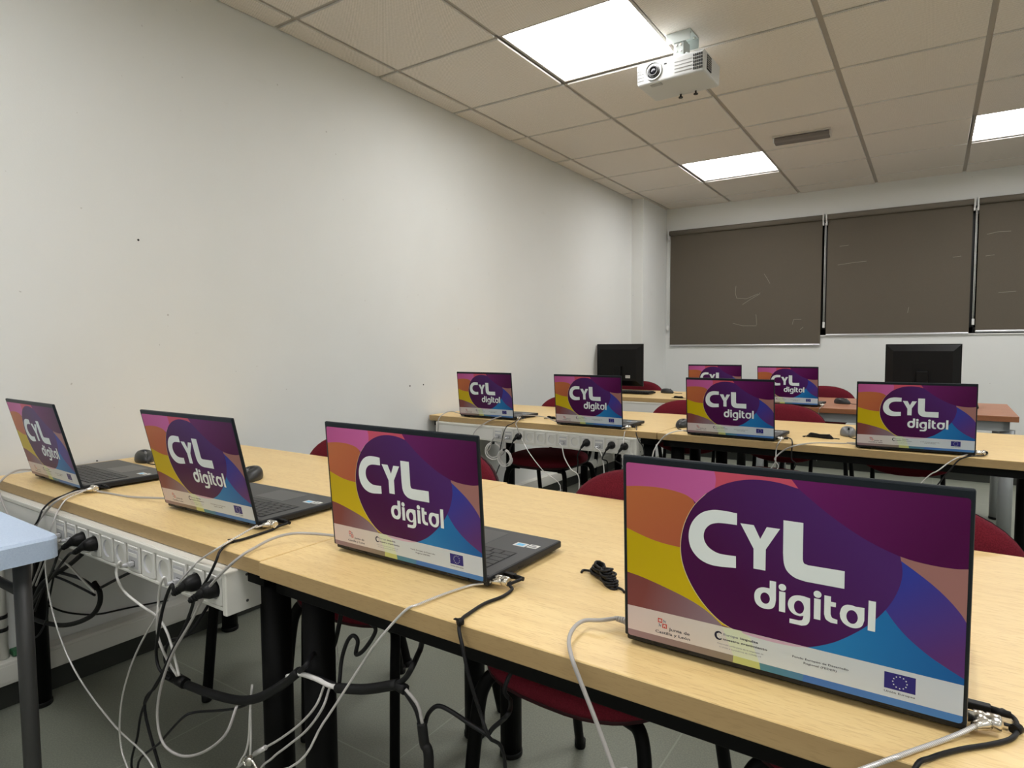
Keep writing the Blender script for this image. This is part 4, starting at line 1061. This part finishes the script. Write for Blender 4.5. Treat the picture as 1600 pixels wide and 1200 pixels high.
loose('cable_loop', 'thick black cable loop behind the folding table leg, under the front rail', 'cable', [
  ('loop', Ys(-1.03,(147,910),(156,926),(155,945),(143,962),(120,973),(95,977),(70,973),(50,966)), .0062, SLEEVE),
  ('cord', Ys(-1.04,(82,892),(106,898),(130,906),(150,920)), .0042, RUBBER),
  ('cord', Ys(-1.04,(78,898),(100,906),(125,918),(148,930)), .0030, RUBBER),
  ('cord', Ys(-1.03,(216,888),(188,902),(158,918)), .0036, RUBBER),
  ('cord', Ys(-1.04,(130,864),(112,880),(90,895),(66,912),(52,940)), .0060, RUBBER),
  ('cord', Ys(-1.04,(84,900),(80,920),(75,945),(73,966),(62,990),(52,998)), .0026, RUBBER),
  ('white_cable', Ys(-1.05,(92,872),(110,886),(128,905),(148,925)), .0026, WHITECABLE)], G1)
tag(link('wall_cable', run([Xp(a, b, .006) for a, b in ((40,930),(58,938),(75,946),(105,957),(150,960),(200,950),(262,938))], .003), SLEEVE), 'thin dark cable sagging along the left wall under the front desk', 'cable')
# charger bricks strapped under the tables
def brick(label, p, rz):
    t = thing('charger_brick', label, 'charger brick', p, R(rz), 'charger bricks under the desks')
    bm = new(); box(bm, -.055, .055, -.024, .024, -.030, .0, .006); link('body', bm, BLACK, t)
    for x in (-.03, .03):
        bm = new(); box(bm, x-.006, x+.006, -.0255, .0255, -.0315, .001, .001); link('strap', bm, SLEEVE, t)
    bm = new(); tube(bm, crom([(.054,0,-.015),(.07,0,-.02),(.075,.02,-.05),(.06,.03,-.06)]), .003, 8); link('cord', bm, RUBBER, t)
def under(px, py, y): p = Yp(px, py, y); return (p.x, y, TB-.0005)
brick('black charger brick strapped under the front row right of the left desk legs', under(552,965,-1.0), 3)
brick('black charger brick strapped under the front-row desk below the second nearest laptop', under(742,1022,-.995), -4)
brick('black charger brick strapped under the middle-row desk below its third laptop', under(1118,712,1.05), 0)
brick('black charger brick strapped under the middle-row desk left of the rightmost laptop', under(1235,722,1.05), 4)

# --- middle row
M2 = .90
lock(4, 'white lock cable of the middle-row laptop nearest the wall, slanting down right', Zs(.728,(806,662)) + Zs(.727,(808,668)) + Ys(.892,(812,679)) + Ys(.872,(826,706)) + Ys(.855,(848,735),(876,766)) + [V(.8,.78,.2), V(.86,.75,.01)])
power(4, 'black charger cable of the middle-row laptop nearest the wall, dropping to the rail', Zs(.730,(808,657)) + Zs(.727,(800,662),(792,666)) + Ys(.893,(787,676)) + Ys(.885,(784,690),(781,706),(782,722)) + [V(.50,.89,.42), V(.5,.9,.3)])
net(4, 'grey network cable left of the middle-row laptop nearest the wall', Zs(.736,(706,643)) + Zs(.733,(696,645)) + Ys(.925,(687,652)) + Ys(.905,(684,662)) + Ys(.90,(684,672),(683,690)) + [V(.12,.9,.45)])
lock(5, 'white lock cable of the second middle-row laptop hanging straight down', Zs(.728,(979,668)) + Ys(.895,(976,676)) + Ys(.87,(974,692),(973,712)) + [V(1.21,.87,.42), V(1.2,.87,.2)])
power(5, 'black charger cable of the second middle-row laptop, right of its lock cable', Zs(.730,(992,663)) + Zs(.727,(995,668)) + Ys(.888,(994,678)) + Ys(.88,(999,690),(1006,704)) + [V(1.31,.9,.5), V(1.3,.95,.4)])
net(5, 'grey network cable arching in front of the laptop nearest the wall, middle row', Zs(.742,(852,652)) + Zs(.742,(830,649),(800,649)) + Zs(.736,(778,652)) + Ys(.912,(760,660)) + Ys(.897,(748,668)) + Ys(.885,(740,678),(737,692)) + [V(.36,.885,.45)])
lock(6, 'white lock cable of the third middle-row laptop hanging straight down', Zs(.728,(1216,693)) + Ys(.855,(1213,702)) + Ys(.84,(1212,720),(1211,740)) + [V(1.72,.84,.38), V(1.72,.84,.01)])
power(6, 'black charger cable of the third middle-row laptop dropping beside its lock cable', Zs(.730,(1228,683)) + Zs(.727,(1236,686),(1238,692)) + Ys(.855,(1237,704)) + Ys(.85,(1237,718),(1239,735)) + [V(1.79,.86,.4)])
net(6, 'pale network cable left of the third middle-row laptop, over the desk edge', Zs(.734,(1056,674)) + Zs(.730,(1042,679)) + Ys(.886,(1032,688)) + Ys(.87,(1024,700),(1019,716)) + [V(1.32,.87,.4)], .0027, WHITECABLE)
lock(7, 'white lock cable of the rightmost laptop slanting down left', Zs(.728,(1512,710)) + Ys(.838,(1490,718)) + Ys(.82,(1466,735),(1440,754)) + [V(2.2,.8,.4), V(2.1,.8,.01)])
power(7, 'black charger cable of the rightmost laptop, looping then slanting down left', Zs(.730,(1537,704)) + Zs(.727,(1543,708),(1535,712),(1515,713)) + Ys(.838,(1498,719)) + Ys(.83,(1484,735),(1468,754)) + [V(2.27,.82,.4), V(2.25,.82,.01)])
net(7, 'grey network cable crossing the desk left of the rightmost laptop', Zs(.728,(1320,693)) + Zs(DT,(1290,692),(1262,693)) + Zs(.729,(1240,697)) + Ys(.853,(1224,704)) + Ys(.84,(1211,716),(1205,732)) + [V(1.69,.84,.4)])
lock(9, 'white lock cable of the back-row laptop on the reddish desk', Zs(.727,(1281,638)) + Ys(2.44,(1279,645)) + [V(1.80,2.43,.6), V(1.8,2.43,.4)])
net(9, 'dark thin network cable of the back-row laptop on the reddish desk', Zs(.728,(1176,633)) + [V(1.40,2.44,.72), V(1.40,2.43,.6)], .002, SLEEVE)
for k, px, py, lab in ((2,797,700,'black plug in the third module of the middle rail, above the coiled cables'), (8,903,722,'black plug in the ninth module of the middle rail'), (10,949,722,'black plug in the last module but one of the middle rail'), (11,972,728,'black plug in the last module of the middle rail')):
    h = onrail(RAIL2, XS2[k]); plug(lab, RAIL2, XS2[k], [h+V(-.03,-.035,-.06), Yp(px, py, .87), Yp(px-1, py+22, .88)], (-.45,-.5,-.75))
patch('white network cable in the middle data port of the middle rail', RAIL2, XS2[6], Ys(.87,(878,698),(882,715)) + Ys(.86,(892,733),(905,750)) + [V(.98,.86,.25)], WHITECABLE)
patch('white network cable in the right data port of the middle rail', RAIL2, XS2[9], Ys(.87,(938,706),(942,720),(944,742)) + [V(1.12,.87,.35)], WHITECABLE)
patch('grey network cable in the first data port of the middle rail', RAIL2, XS2[0], Ys(.885,(768,690),(766,700)) + [V(.45,.89,.56)], GREYCABLE)
patch('grey network cable in the second data port of the middle rail', RAIL2, XS2[1], Ys(.885,(786,694),(788,706)) + [V(.53,.89,.54)], GREYCABLE)
def coil(label, px, py, y, r, tilt, n=5):
    c = Yp(px, py, y); t = thing('cable_coil', label, 'cable coil', c, tilt, 'coiled cables below the middle rail')
    bm = new(); rnd = random.Random(int(px)); P = []
    for k in range(n*20+1):
        a = 2*PI*k/20; q = r*(1+.13*math.sin(k*.0931+1.3*(k//20))); P.append((q*math.cos(a), .006*math.sin(k*.21)+.002*(k//20-n/2), q*1.08*math.sin(a)))
    tube(bm, P, .0026, 7); link('loops', bm, WHITECABLE, t)
    bm = new(); box(bm, -.007, .007, -.012, .012, r*.93, r*1.22, .002); link('tie', bm, BLACK, t)
coil('white cable coil hanging left below the middle rail', 771, 704, .90, .038, .55)
coil('white cable coil hanging right below the middle rail, in front of the desk leg', 789, 715, .87, .037, 0)
# conduit on the left wall behind the folding table
t = thing('wall_conduit', 'white conduit pipe on the left wall at the edge of the picture', 'pipe', (.016, Xp(4, 960, .03).y, .16))
bm = new(); lathe(bm, [(.0145, 0), (.0145, .52)], (0,0,0), (0,0,1), 18); link('pipe', bm, PVC, t)
for z in (.085, .125):
    bm = new(); lathe(bm, [(.0162, 0), (.0162, .012)], (0,0,z), (0,0,1), 18); link('band', bm, BLACK, t)
bm = new(); box(bm, -.015, .02, .02, .05, .0, .018, .003); o = link('clip', bm, GREENPAINT, t); o['label'] = 'dark green clip'

# ------------------------------------------------------------------ world and view
w = bpy.data.worlds.new('world'); scn.world = w; w.use_nodes = True
w.node_tree.nodes['Background'].inputs[0].default_value = (0,0,0,1)
vs_ = scn.view_settings; vs_.view_transform = 'Standard'; vs_.look = 'None'; vs_.exposure = 0.73; vs_.gamma = 1; vs_.use_curve_mapping = False
